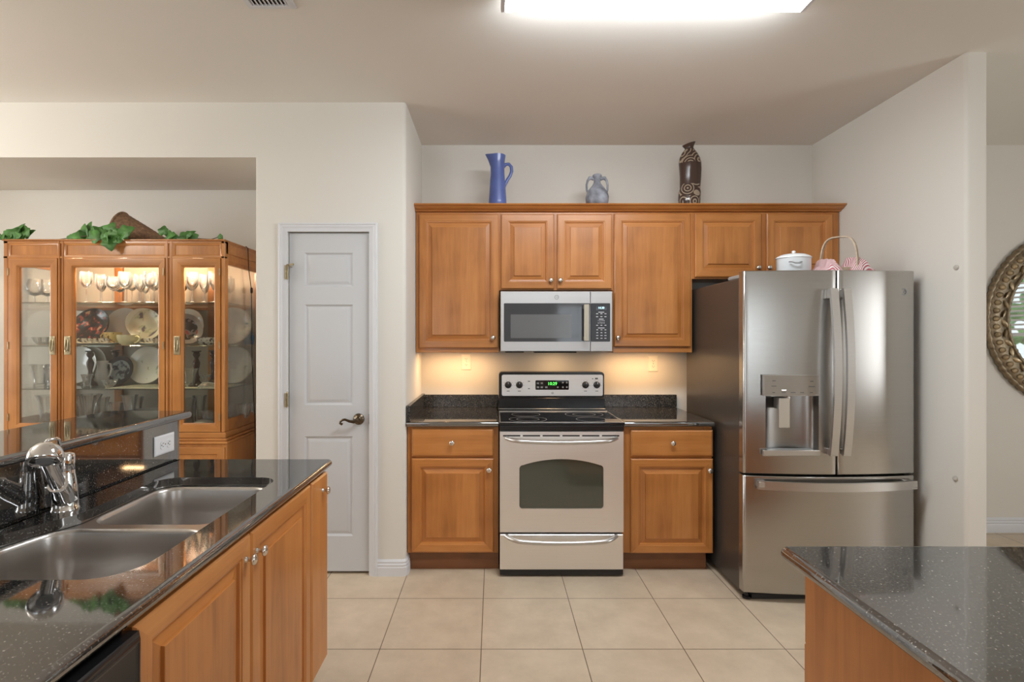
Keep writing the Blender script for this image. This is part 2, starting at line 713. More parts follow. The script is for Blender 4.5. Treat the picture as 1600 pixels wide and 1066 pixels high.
def glass_mat(name, tint, refl=1.0, edge=0.25, rough=0.0, scatter=0.0):
    """thin glass: clear straight on, mirror-like at grazing angles"""
    m, nt, b = new_mat(name)
    L = nt.links.new
    nt.nodes.remove(b)
    out = nt.nodes['Material Output']
    tr = N_(nt, 'ShaderNodeBsdfTransparent')
    tr.inputs[0].default_value = (*tint, 1)
    gl = N_(nt, 'ShaderNodeBsdfGlossy')
    gl.inputs['Roughness'].default_value = rough
    gl.inputs['Color'].default_value = (1, 1, 1, 1)
    fr = N_(nt, 'ShaderNodeFresnel')
    fr.inputs['IOR'].default_value = 1.5
    lw = N_(nt, 'ShaderNodeLayerWeight')
    lw.inputs['Blend'].default_value = 0.25
    mu = N_(nt, 'ShaderNodeMath', operation='MULTIPLY_ADD', use_clamp=True)
    mu.inputs[1].default_value = edge
    L(lw.outputs['Facing'], mu.inputs[0])
    m2 = N_(nt, 'ShaderNodeMath', operation='MULTIPLY')
    m2.inputs[1].default_value = refl
    L(fr.outputs[0], m2.inputs[0])
    L(m2.outputs[0], mu.inputs[2])
    mx = N_(nt, 'ShaderNodeMixShader')
    L(mu.outputs[0], mx.inputs[0])
    L(tr.outputs[0], mx.inputs[1])
    L(gl.outputs[0], mx.inputs[2])
    last = mx
    if scatter:
        df = N_(nt, 'ShaderNodeBsdfDiffuse')
        df.inputs[0].default_value = (.9, .92, .92, 1)
        m3 = N_(nt, 'ShaderNodeMath', operation='MULTIPLY_ADD', use_clamp=True)
        m3.inputs[1].default_value = scatter
        m3.inputs[2].default_value = scatter * .12
        L(lw.outputs['Facing'], m3.inputs[0])
        last = N_(nt, 'ShaderNodeMixShader')
        L(m3.outputs[0], last.inputs[0])
        L(mx.outputs[0], last.inputs[1])
        L(df.outputs[0], last.inputs[2])
    L(last.outputs[0], out.inputs['Surface'])
    return m


PANE = glass_mat('cabinet_pane_glass', (0.97, 0.98, 0.97), 0.7, 0.0)
SHELFG = glass_mat('shelf_glass', (0.86, 0.92, 0.89), 0.8, 0.15)
CRYST = glass_mat('crystal_glass', (0.985, 0.99, 0.988), 1.3, 0.45, 0.03, 0.45)
MIRR = plain('mirror_silver', (0.86, 0.87, 0.86), 0.01, 1.0)

# ================================================================== THE SETTING
YW, YP, ZC = 3.80, 3.11, 2.82
XR = -0.525                      # pantry return wall
ZS = 2.492                       # underside of the niche soffit
XL, XRR, YF = -6.0, 6.0, -4.0

mb = MB(); mb.box(XL - .1, XRR + .1, YF - .1, YW + .1, -0.08, 0)
mb.build('floor', TILE, kind='structure')
mb = MB(); mb.box(XL - .1, XRR + .1, YF - .1, YW + .1, ZC, ZC + .08)
mb.build('ceiling', CEIL, kind='structure')
mb = MB(); mb.box(XL - .1, XRR + .1, YW, YW + .1, 0, ZC)
mb.build('wall_back', WALL, kind='structure')


def wall_open(name, axis, at, t, a0, a1, opens):
    """wall along an axis with rectangular openings (a0, a1, z0, z1)"""
    m = MB()
    def put(u0, u1, z0, z1):
        if u1 - u0 < 1e-4 or z1 - z0 < 1e-4:
            return
        if axis == 'x':
            m.box(u0, u1, at, at + t, z0, z1)
        else:
            m.box(at, at + t, u0, u1, z0, z1)
    u = a0
    for o in sorted(opens):
        put(u, o[0], 0, ZC)
        put(o[0], o[1], 0, o[2])
        put(o[0], o[1], o[3], ZC)
        u = o[1]
    put(u, a1, 0, ZC)
    return m.build(name, WALL, kind='structure')


wall_open('wall_left', 'y', XL - .1, .1, YF - .1, YW + .1, [(0.75, 2.35, 0.77, 2.13)])
wall_open('wall_right', 'y', XRR, .1, YF - .1, YW + .1, [(-0.6, 0.7, 0.77, 2.13), (0.95, 2.75, 0.77, 2.13)])
wall_open('wall_front', 'x', YF - .1, .1, XL, XRR, [(-3.35, -1.05, 0.02, 2.13), (1.3, 3.1, 0.8, 2.1)])


def window(name, axis, at, a0, a1, z0, z1, blinds=None):
    """white frame with a meeting rail, glass and, if raised, a blind"""
    root = bpy.data.objects.new(name, None)
    COL.objects.link(root)
    root['kind'] = 'structure'
    m, g = MB(), MB()
    def put(mm, u0, u1, w0, w1, d0, d1, c=0):
        if axis == 'x':
            mm.box(u0, u1, at + d0, at + d1, w0, w1, c=c)
        else:
            mm.box(at + d0, at + d1, u0, u1, w0, w1, c=c)
    zm = (z0 + z1) / 2
    for u0, u1, w0, w1 in ((a0, a0 + .05, z0, z1), (a1 - .05, a1, z0, z1), (a0, a1, z0, z0 + .05), (a0, a1, z1 - .05, z1), (a0, a1, zm - .02, zm + .02)):
        put(m, u0, u1, w0, w1, .02, .08, .004)
    n = max(2, round((a1 - a0) / 0.4))
    for k in range(1, n):
        u = a0 + (a1 - a0) * k / n
        put(m, u - .01, u + .01, z0, z1, .035, .065)
    put(g, a0 + .03, a1 - .03, z0 + .03, z1 - .03, .048, .052)
    m.build('window_frame', TRIM, root)
    g.build('pane', PANE, root)
    if blinds:
        bl = MB()
        z = blinds
        while z < z1 - .03:
            if axis == 'x':
                bl.box(a0 + .03, a1 - .03, at - .03, at + .015, z, z + .004)
            else:
                bl.box(at - .020 if at > 0 else at + .115, at - .016 if at > 0 else at + .119, a0 + .03, a1 - .03, z, z + .022)
            z += .052
        bl.build('blind', TRIM, root)
    return root


window('window_1', 'y', XL - .1, 0.75, 2.35, 0.77, 2.13)
window('window_2', 'y', XRR, -0.6, 0.7, 0.77, 2.13)
window('window_3', 'y', XRR, 0.95, 2.75, 0.77, 2.13, blinds=1.50)
window('window_4', 'x', YF - .1, 1.3, 3.1, 0.8, 2.1)
window('window_5', 'x', YF - .1, -3.35, -1.05, 0.02, 2.13)
# the garden seen through the window and in the mirror
HEDGE = plain('garden_foliage', (0.16, 0.38, 0.09), 0.6, var=0.6, vscale=9)
rg = random.Random(3)
hm = MB()
for i in range(420):
    p = Vector((9.0 + rg.uniform(-.6, .6), rg.uniform(-3, 6.5), rg.uniform(0, 3.1)))
    hm.lathe([(0.0, -.05), (.16, 0), (.10, .07), (0.0, .12)], 5, axis_to(p, (rg.uniform(-1, .2), rg.uniform(-1, 1), rg.uniform(-.3, 1))))
o = hm.build('garden_hedge', HEDGE)
o['kind'] = 'stuff'
tag(o, 'green garden hedge outside the window, seen in the round mirror', 'hedge')
mb = MB(); mb.box(6.1, 12, -6, 8, -.12, -.02)
o = mb.build('lawn', plain('lawn_green', (0.10, 0.22, 0.05), .9, var=.3, vscale=20)); o['kind'] = 'structure'

# pantry block with the doorway recess and a bullnose corner
DL, DR, DZ = px(452, 3.125), px(577, 3.125), pz(364, 3.125)
fp = [(-1.4214, YP, .012), (DL - .004, YP), (DL - .004, YP + .07), (DR + .004, YP + .07), (DR + .004, YP), (XR, YP, .022), (XR, YW + .02), (-1.4214, YW + .02)]
mb = MB(); mb.prism(rpoly(fp), 0, DZ + .004)
fp2 = [(-1.4214, YP), (XR, YP, .022), (XR, YW + .02), (-1.4214, YW + .02)]
mb.prism(rpoly([(-1.4214, YP, .012)] + fp2[1:]), DZ + .004, ZS)
mb.prism(rpoly(fp2), ZS, ZC + .02)
mb.build('wall_pantry', WALL, kind='structure', ang=50)
# soffit over the dining niche, and the niche's far side
mb = MB(); mb.box(XL, -1.4214, YP, YW + .02, ZS, ZC + .02)
mb.build('wall_soffit', WALL, kind='structure')
mb = MB(); mb.box(XL, -4.3, YP, YW + .02, 0, ZS)
mb.build('wall_niche', WALL, kind='structure')
# wing wall beside the refrigerator
mb = MB(); mb.prism(rpoly([(2.32, 2.56, .018), (2.428, 2.56, .018), (2.428, YW + .02), (2.32, YW + .02)]), 0, ZC + .02)
mb.build('wall_wing', WALL, kind='structure', ang=50)

BB = [(0, 0), (.016, 0), (.016, .05), (.013, .056), (.014, .066), (.009, .074), (.010, .083), (.004, .092), (0, .096)]


def baseboard(name, pts, k=1.0):
    """profile swept along the foot of a wall; the room is on the left of the path"""
    m = MB()
    n = len(BB)
    vv = []
    P = [Vector(p) for p in pts]
    for i, p in enumerate(P):
        t1 = (P[i] - P[i - 1]).normalized() if i else (P[1] - P[0]).normalized()
        t2 = (P[i + 1] - P[i]).normalized() if i < len(P) - 1 else t1
        n1, n2 = Vector((t1.y, -t1.x)), Vector((t2.y, -t2.x))
        mm = (n1 + n2); mm = mm / mm.dot(n1)
        vv += [(p.x + mm.x * d, p.y + mm.y * d, z * k) for d, z in BB]
    ff = []
    for i in range(len(P) - 1):
        ff += [(i * n + j, (i + 1) * n + j, (i + 1) * n + (j + 1) % n, i * n + (j + 1) % n) for j in range(n)]
    ff += [tuple(range(n)), tuple(range((len(P) - 1) * n, len(P) * n))[::-1]]
    m.add(vv, ff)
    o = m.build(name, TRIM, kind='structure', ang=25)
    return o


baseboard('baseboard_pantry', [(DR + .052, YP), (XR - .02, YP), (XR - .006, YP + .006), (XR, YP + .02), (XR, 3.19)])
baseboard('baseboard_right', [(2.428, YW), (XRR, YW)], 1.12)

# door casing
mb = MB()
prof = [(0, 0), (0, .016), (.008, .02), (.014, .016), (.022, .018), (.034, .012), (.044, .009), (.05, .008), (.05, 0)]
w_ = .05
pth = [(DL - .004 - w_, 0), (DL - .004 - w_, DZ + .004 + w_), (DR + .004 + w_, DZ + .004 + w_), (DR + .004 + w_, 0)]
vv, ff = [], []
n = len(prof)
for i, (x, z) in enumerate(pth):
    dx = 1 if i < 2 else -1
    dz = -1 if i in (1, 2) else 0
    for d, h in prof:
        vv.append((x + dx * d, YP - h, z + dz * d))
for i in range(3):
    ff += [(i * n + j, i * n + j + 1, (i + 1) * n + j + 1, (i + 1) * n + j) for j in range(n - 1)]
ff += [tuple(range(n)), tuple(range(3 * n, 4 * n))[::-1]]
mb.add(vv, ff)
mb.build('trim_1', TRIM, kind='structure', ang=25)

# pantry door with three raised panels
droot = bpy.data.objects.new('door_1', None); COL.objects.link(droot)
droot['kind'] = 'structure'
YD = 3.125
mb = MB()
pxs = [(477, 550, 395, 448.5), (477, 550, 476, 633), (477, 550, 682, 838)]
x0, x1 = px(476, YD), px(551.5, YD)
zz = [(pz(b_, YD), pz(a_, YD)) for _, _, a_, b_ in pxs]
z0, z1 = .018, DZ - .002
xs0, xs1 = DL + .001, DR - .002
edges = sorted([z0, z1] + [z for p in zz for z in p])
mb.box(xs0, x0, YD, YD + .035, z0, z1)
mb.box(x1, xs1, YD, YD + .035, z0, z1)
mb.box(x0, x1, YD, YD + .035, z0, edges[1])
mb.box(x0, x1, YD, YD + .035, edges[2], edges[3])
mb.box(x0, x1, YD, YD + .035, edges[4], edges[5])
mb.box(x0, x1, YD, YD + .035, edges[6], z1)
for a_, b_ in zz:
    mb.rings(fronty(YD), x0, x1, a_, b_, [(0, 0), (.010, -.009), (.016, -.009), (.034, -.0015), (.036, -.001)])
mb.build('door_leaf', DOORW, droot, ang=20)
# lever handle
hx, hz = px(559, 3.10), pz(656, 3.10)
mb = MB()
mb.lathe([(.034, 0), (.034, .004), (.030, .009), (.018, .014), (.013, .018), (.013, .040), (.010, .044), (0, .046)], 28, axis_to((hx, YD, hz), (0, -1, 0)))
pts = [(hx, YD - .036, hz), (hx - .02, YD - .044, hz - .010), (hx - .045, YD - .046, hz - .006), (hx - .07, YD - .046, hz + .004),
       (hx - .085, YD - .046, hz + .002), (hx - .097, YD - .046, hz - .008), (hx - .099, YD - .046, hz - .019), (hx - .090, YD - .046, hz - .024), (hx - .084, YD - .046, hz - .019)]
mb.tube(pts, [.011, .0105, .0085, .0075, .007, .0065, .0065, .0075, .005], 10)
mb.build('door_handle', BRONZE, droot)
mb = MB(); mb.box(DR - .003, DR + .003, YD - .004, YD + .03, hz - .03, hz + .03)
mb.build('latch_plate', BRONZE, droot)
for zy in (426, 625):
    m = MB()
    zc = pz(zy, 3.11)
    m.lathe([(.006, -.042), (.006, .042)], 12, Matrix.Translation((DL - .003, YP - .006, zc)))
    m.lathe([(.0075, .042), (.005, .048), (0, .05)], 12, Matrix.Translation((DL - .003, YP - .006, zc)))
    m.box(DL - .014, DL - .003, YP - .018, YP - .0145, zc - .042, zc + .042)
    if zy == 426:
        m.tube([(DL - .003, YP - .008, zc + .046), (DL + .03, YP - .03, zc + .044)], .0035, 8)
        m.lathe([(.007, 0), (.007, .012), (0, .013)], 10, axis_to((DL + .03, YP - .03, zc + .044), (1, -.3, 0)))
        m.tube([(DL - .003, YP - .008, zc + .040), (DL + .02, YD - .005, zc + .034)], .003, 8)
    m.build('hinge', BRASS, droot)

# ================================================================== CEILING ITEMS
LAMP = emit('lamp_diffuser', (0.92, 0.97, 1.0), 20.5)
fx0, fx1, fy1, fz = px(789, 2.09), px(1252, 2.09), 2.148, 2.728
t = thing('ceiling_light', 'long white fluorescent ceiling light with glowing diffuser over the kitchen floor', 'ceiling light', ((fx0 + fx1) / 2, fy1 - .2, ZC))
mb = MB(); mb.box(fx0 - .012, fx1 + .012, fy1 - .40, fy1 + .0, ZC - .022, ZC - .001, c=.004)
mb.build('housing', TRIM, t)
sec = [(fy1 - .385, ZC - .022), (fy1 - .38, fz + .03), (fy1 - .35, fz), (fy1 - .05, fz), (fy1 - .018, fz + .03), (fy1 - .015, ZC - .022)]
mb = MB()
nn = len(sec)
mb.add([(x, y, z) for x in (fx0, fx1) for y, z in sec], [(i, (i + 1) % nn, nn + (i + 1) % nn, nn + i) for i in range(nn)])
mb.build('diffuser', LAMP, t)
for xa, xb, tip in ((fx0 - .016, fx0, 0), (fx1, fx1 + .016, 1)):
    m = MB()
    m.add([(x, y, z) for x in (xa, xb) for y, z in sec],
          [(i, (i + 1) % nn, nn + (i + 1) % nn, nn + i) for i in range(nn)] + [tuple(range(nn))[::-1], tuple(range(nn, 2 * nn))])
    m.build('end_cap', TRIM, t)

t = thing('ceiling_vent', 'small white slatted air vent on the ceiling, above the dining niche', 'vent', (px(427, 2.2), 2.1, ZC))
vx0, vx1, vy1 = px(389, 2.215), px(464.5, 2.215), 2.215
mb = MB()
mb.rings(Matrix(((1, 0, 0, 0), (0, -1, 0, 0), (0, 0, -1, ZC), (0, 0, 0, 1))), vx0, vx1, -vy1, -vy1 + .32,
         [(0, 0), (.004, .008), (.026, .011), (.028, .004), (.028, .001)])
mb.build('frame', TRIM, t)
mb = MB(); mb.box(vx0 + .02, vx1 - .02, vy1 - .30, vy1 - .02, ZC - .0025, ZC - .0005)
mb.build('duct', DARK, t)
for k in range(9):
    m = MB()
    xx = vx0 + .034 + k * (vx1 - vx0 - .068) / 8
    m.add([(xx - .007, vy1 - .292, ZC - .003), (xx + .004, vy1 - .292, ZC - .010), (xx + .004, vy1 - .028, ZC - .010), (xx - .007, vy1 - .028, ZC - .003),
           (xx - .0055, vy1 - .292, ZC - .002), (xx + .0055, vy1 - .292, ZC - .009), (xx + .0055, vy1 - .028, ZC - .009), (xx - .0055, vy1 - .028, ZC - .002)],
          [(0, 1, 2, 3), (7, 6, 5, 4), (0, 4, 5, 1), (2, 6, 7, 3), (1, 5, 6, 2), (0, 3, 7, 4)])
    m.build('slat', TRIM, t)

# ================================================================== KITCHEN CABINETS
DOORP = lambda fw, t: [(0, 0), (0, t - .005), (.006, t), (fw - .006, t), (fw - .004, t - .003), (fw + .002, t - .004), (fw + .005, t - .012), (fw + .009, t - .013), (fw + .034, t - .0075), (fw + .0355, t - .001), (fw + .037, t)]
DRWP = lambda t: [(0, 0), (0, t - .007), (.010, t), (.012, t)]


def knob(parent, loc, d, r=.0155, name='knob'):
    m = MB()
    m.lathe([(.0085, 0), (.0075, .003), (.0055, .006), (.0055, .014), (.009, .017), (r, .021), (r, .0245), (r * .8, .028), (r * .4, .030), (0, .0305)], 20, axis_to(loc, d))
    return m.build(name, NICKEL, parent, ang=60)


def cab_door(parent, M, x0, x1, z0, z1, kn=None, kd=(0, -1, 0), t=.020, fw=.052, mh=None, name='door'):
    m = MB()
    m.rings(M, x0, x1, z0, z1, DOORP(fw, t), mv=0, mh=1, mc=0)
    d = m.build(name, [W_V, mh or W_HX], parent, ang=12)
    if kn:
        knob(d, kn, kd)
    return d


YU, YUB = 3.50, YW - .002                  # face frame and back of the wall cabinets
YUD = YU - .021                            # door faces
ZT = pz(331, 3.49)                         # top of the boxes


def wall_cabinet(name_label, x0, x1, zb, doors, rail, group):
    t = thing('wall_cabinet', name_label, 'cabinet', ((x0 + x1) / 2, YU, zb), group)
    m = MB()
    m.box(x0, x0 + .016, YU + .002, YUB, zb, ZT)
    m.box(x1 - .016, x1, YU + .002, YUB, zb, ZT)
    m.box(x0 + .016, x1 - .016, YU + .002, YUB, zb + rail * .6, zb + rail * .6 + .016)
    m.box(x0 + .016, x1 - .016, YU + .002, YUB, ZT - .016, ZT)
    m.box(x0 + .016, x1 - .016, YUB - .006, YUB, zb + rail, ZT)
    m.build('carcass', W_V, t)
    for za, zz_ in ((ZT - .035, ZT), (zb, zb + .035)):
        m = MB(); m.box(x0, x1, YU - .001, YU + .016, za, zz_, c=.001); m.build('face_rail', W_HX, t)
    sts = [(x0, doors[0][0] + .012), (doors[-1][1] - .012, x1)]
    if len(doors) > 1:
        xm = (doors[0][1] + doors[1][0]) / 2
        sts.append((xm - .02, xm + .02))
    for a, b in sts:
        m = MB(); m.box(a, b, YU - .0012, YU + .0158, zb, ZT, c=.001); m.build('face_stile', W_V, t)
    for (a, b, za, zb2, kx, ky) in doors:
        kn = (px(kx, YUD - .02), YUD - .0, pz(ky, YUD - .02))
        cab_door(t, fronty(YU - .001), a, b, za, zb2, kn)
    return t


def D(xa, xb, yt, yb, kx, ky):
    return (px(xa, YUD), px(xb, YUD), pz(yb, YUD), pz(yt, YUD), kx, ky)


GU = 'maple wall cabinets'
xa, xb, xc, xd, xe = XR + .004, .0364, .7986, 1.3296, 2.316
wall_cabinet('tall single-door maple wall cabinet left of the microwave, under the blue pitcher', xa, xb, pz(551, 3.5), [D(654.5, 779, 334.5, 544, 770, 528)], .035, GU)
wall_cabinet('short two-door maple wall cabinet directly above the microwave', xb, xc, pz(454, 3.5), [D(783, 866, 334.5, 451.5, 861, 438), D(871, 956, 334.5, 451.5, 876, 438)], .01, GU)
wall_cabinet('tall single-door maple wall cabinet between the microwave and the refrigerator', xc, xd, pz(551, 3.5), [D(960, 1079.5, 333.5, 542, 966, 528)], .035, GU)
wall_cabinet('short two-door maple wall cabinet over the refrigerator', xd, xe, pz(436, 3.5), [D(1086.5, 1190.5, 333.5, 433, 1186, 418), D(1198.5, 1302, 333.5, 433, 1203, 418)], .01, GU)
# crown moulding with its top board
t = thing('crown_molding', 'stained maple crown molding running along the top of all wall cabinets', 'molding', (.9, YU, ZT))
zt = pz(317.5, 3.42)
prof = [(3.485, ZT + .0005), (3.478, ZT + .003), (3.474, ZT + .008), (3.462, ZT + .011), (3.452, ZT + .016), (3.442, ZT + .023), (3.437, ZT + .028), (3.428, ZT + .029), (3.422, zt - .006), (3.420, zt)]
mb = MB()
n = len(prof)
vv = [(x, y, z) for x in (XR + .002, 2.317) for y, z in prof] + [(x, 3.50, z) for x in (XR + .002, 2.317) for z in (zt, ZT + .0005)]
ff = [(i, i + 1, n + i + 1, n + i) for i in range(n - 1)]
ff = [f[::-1] for f in ff]
mb.add(vv, ff + [(n - 1, 2 * n - 1, 2 * n + 2, 2 * n), tuple(range(n)) + (2 * n, 2 * n + 1), (tuple(range(n, 2 * n)) + (2 * n + 2, 2 * n + 3))[::-1], (0, n, 2 * n + 3, 2 * n + 1)])
mb.build('moulding_face', W_HX, t, ang=25)
mb = MB(); mb.box(XR + .003, 2.316, 3.501, YW - .002, zt - .012, zt - .001)
mb.build('top_board', W_HX, t)
ZTOP = zt - .001

# under-cabinet lights
for lab, x, pw in (('slim warm strip light under the wall cabinet left of the microwave', -.245, 1.7), ('slim warm strip light under the wall cabinet right of the microwave', 1.03, 1.7)):
    zb = pz(551, 3.5) + .019
    t = thing('strip_light', lab, 'light', (x, 3.62, zb), 'under-cabinet strip lights')
    m = MB(); m.box(x - .20, x + .20, 3.59, 3.65, zb - .016, zb, c=.003); m.build('housing', TRIM, t)
    m = MB(); m.box(x - .19, x + .19, 3.60, 3.64, zb - .019, zb - .0155); m.build('diffuser', emit('warm_strip', (1, .66, .34), 3), t)
    l = area('under_cabinet_lamp', (0, 0, -.024), (0, 0, 0), .38, .04, pw, WARM)
    l.parent = t


def base_cabinet(label, x0, x1, dr, dd, kd, kdoor, toe_r):
    t = thing('base_cabinet', label, 'cabinet', ((x0 + x1) / 2, 3.15, 0), 'maple base cabinets beside the range')
    zb, zt_ = .118, .8835
    m = MB()
    m.box(x0, x0 + .016, 3.152, YW - .003, zb, zt_)
    m.box(x1 - .016, x1, 3.152, YW - .003, zb, zt_)
    m.box(x0 + .016, x1 - .016, 3.152, YW - .003, zb, zb + .016)
    m.box(x0 + .016, x1 - .016, YW - .010, YW - .003, zb, zt_)
    m.build('carcass', W_V, t)
    for a, b in ((x0, x0 + .055), (x1 - .055, x1)):
        m = MB(); m.box(a, b, 3.148, 3.168, zb, zt_, c=.001); m.build('face_stile', W_V, t)
    for a, b in ((zt_ - .03, zt_), (dd[3] - .01, dr[2] + .01), (zb, zb + .02)):
        m = MB(); m.box(x0 + .055, x1 - .055, 3.149, 3.168, a, b, c=.001); m.build('face_rail', W_HX, t)
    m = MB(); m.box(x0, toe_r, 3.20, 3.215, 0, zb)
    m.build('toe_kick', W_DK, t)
    m = MB(); m.rings(fronty(3.148), *dr, DRWP(.020), mv=1, mh=1, mc=1)
    d = m.build('drawer', [W_V, W_HX], t, ang=12)
    knob(d, (kd[0], 3.128, kd[1]), (0, -1, 0))
    cab_door(t, fronty(3.148), *dd, (kdoor[0], 3.128, kdoor[1]))
    return t


R3 = lambda a, b, c, d: (px(a, 3.128), px(b, 3.128), pz(d, 3.128), pz(c, 3.128))
base_cabinet('maple base cabinet left of the range, one drawer over one door', XR + .004, .029, R3(643, 771.5, 670, 714), R3(643, 771.5, 717, 863.5),
             (px(706, 3.11), pz(692.5, 3.11)), (px(764, 3.11), pz(735, 3.11)), .029)
base_cabinet('maple base cabinet between the range and the refrigerator, one drawer over one door', .777, 1.316, R3(986, 1114.5, 672, 714), R3(986, 1114.5, 717.5, 865),
             (px(1052, 3.11), pz(693, 3.11)), (px(1110, 3.11), pz(736, 3.11)), 1.30)

# granite counters with their splashes
ZK = .9135
t = thing('countertop', 'black granite countertop left of the range, with a side splash', 'countertop', (-.25, 3.4, ZK), 'black granite countertops')
mb = MB(); slab(mb, rpoly([(XR + .002, 3.112, 0), (.030, 3.112, .004), (.030, YW - .002, 0), (XR + .002, YW - .002, 0)]), .884, ZK, .012)
mb.build('worktop', GRAN, t)
mb = MB(); mb.box(XR + .024, .030, YW - .024, YW - .003, ZK, 1.003, c=.002); mb.build('backsplash', GRANH, t)
mb = MB(); mb.box(XR + .002, XR + .024, 3.118, YW - .003, ZK, 1.010, c=.002); mb.build('side_splash', GRANH, t)
t = thing('countertop', 'black granite countertop between the range and the refrigerator', 'countertop', (1.05, 3.4, ZK), 'black granite countertops')
mb = MB(); slab(mb, rpoly([(.776, 3.112, .004), (1.325, 3.112, .012), (1.325, YW - .002, 0), (.776, YW - .002, 0)]), .884, ZK, .012)
mb.build('worktop', GRAN, t)
mb = MB(); mb.box(.776, 1.325, YW - .024, YW - .003, ZK, 1.003, c=.002); mb.build('backsplash', GRANH, t)


def outlet(label, loc, rz=0, horiz=False, mat=PLATEW, group=None, hw=.035, hh=.058):
    t = thing('wall_outlet', label, 'outlet', (0, 0, 0), group)
    R = Matrix.Rotation(PI / 2, 4, 'Y') if horiz else Matrix()
    m = MB(); m.xf = R
    m.rings(fronty(0), -hw, hw, -hh, hh, [(0, 0), (0, .003), (.005, .006), (.008, .006)])
    m.build('cover_plate', mat, t)
    for s in (-1, 1):
        m = MB(); m.xf = R
        pts = [(.0165 * math.cos(a), .0145 * math.sin(a) + s * .0205) for a in [2 * PI * k / 20 for k in range(20)]]
        pts = [(x, max(s * .0205 - .0115, min(s * .0205 + .0115, z))) for x, z in pts]
        q = MB()
        m.add([(x, -.006, z) for x, z in pts] + [(x, -.0085, z) for x, z in pts], [tuple(range(20, 40))] + [(k, (k + 1) % 20, 20 + (k + 1) % 20, 20 + k) for k in range(20)])
        rc = m.build('receptacle', mat, t)
        m = MB(); m.xf = R
        zc = s * .0205
        m.box(-.0072, -.0052, -.0092, -.0080, zc - .001, zc + .007)
        m.box(.0052, .0072, -.0092, -.0080, zc - .001, zc + .006)
        m.lathe([(.0024, -.0006), (.0024, .0006)], 10, axis_to((0, -.0086, zc - .006), (0, -1, 0)))
        m.build('socket_slot', SLOT, rc)
    m = MB(); m.xf = R
    m.lathe([(.0035, 0), (.003, .0012), (0, .0014)], 12, axis_to((0, -.006, 0), (0, -1, 0)))
    m.build('screw', NICKEL, t)
    t.location = loc
    t.rotation_euler = (0, 0, rz)
    return t


outlet('ivory wall outlet above the counter left of the range', (px(728.5, 3.795), YW - .0005, pz(567, 3.795) + .006), mat=PLATEW, group='backsplash outlets')
outlet('ivory wall outlet above the counter between range and refrigerator', (px(1020.5, 3.795), YW - .0005, pz(568.5, 3.795)), mat=PLATEW, group='backsplash outlets')

# ================================================================== RANGE
YR = 3.075
rx0, rx1 = .0345, .7715
t = thing('range', 'freestanding stainless electric range with black glass cooktop', 'stove', ((rx0 + rx1) / 2, 3.4, 0))
mb = MB(); mb.box(rx0 + .002, rx1 - .002, 3.118, 3.75, .035, .895, c=.002); mb.build('body', BLACK, t)
for xx in (rx0 + .05, rx1 - .05):
    for yy in (3.17, 3.68):
        mb = MB(); mb.lathe([(.018, 0), (.018, .008), (.011, .012), (.011, .036)], 12, Matrix.Translation((xx, yy, 0))); mb.build('foot', BLACK, t)
# cooktop
zc = .915
mb = MB()
slab(mb, rpoly([(rx0 - .004, 3.085, .006), (rx1 + .006, 3.085, .006), (rx1 + .006, 3.63, 0), (rx0 - .004, 3.63, 0)]), .896, zc, .006, n=4)
ct = mb.build('cooktop', BLKGL, t)
mb = MB()
mb.box(rx0 + .001, rx1 + .001, 3.088, 3.094, zc - .001, zc + .0018, c=.0008)
mb.box(rx0 + .001, rx0 + .006, 3.09, 3.52, zc - .001, zc + .0018, c=.0008)
mb.box(rx1 - .004, rx1 + .001, 3.09, 3.52, zc - .001, zc + .0018, c=.0008)
mb.box(rx0 + .001, rx1 + .001, 3.515, 3.521, zc - .001, zc + .0018, c=.0008)
mb.build('cooktop_trim', HANDST, ct)
for bx, by, br in ((.21, 3.21, .115), (.60, 3.21, .092), (.21, 3.41, .092), (.59, 3.41, .122)):
    mb = MB()
    for r_ in ((br, br * .6) if br > .11 else (br,)):
        pts = [(bx + r_ * math.cos(2 * PI * k / 48), by + r_ * .86 * math.sin(2 * PI * k / 48), zc + .0004) for k in range(48)]
        mb.tube(pts, .0014, 5, closed=True, flat=.3)
    mb.build('burner_ring', GREYPL, ct)
# front rail under the cooktop
mb = MB(); mb.box(rx0, rx1, 3.084, 3.118, pz(674, YR), .8955, c=.003); mb.build('front_rail', BLACK, t)
# vent step and riser at the back
mb = MB(); mb.box(rx0 + .001, rx1 - .001, 3.540, 3.545, zc - .001, zc + .005, c=.001); mb.build('vent_trim', HANDST, t)
mb = MB(); mb.box(rx0 - .001, rx1 - .001, 3.600, 3.607, zc + .006, zc + .012, c=.002); mb.build('vent_trim', HANDST, t)
mb = MB(); mb.box(rx0 + .002, rx1 - .002, 3.606, 3.78, zc - .02, pz(621, 3.64), c=.004); mb.build('riser', BLACK, t)
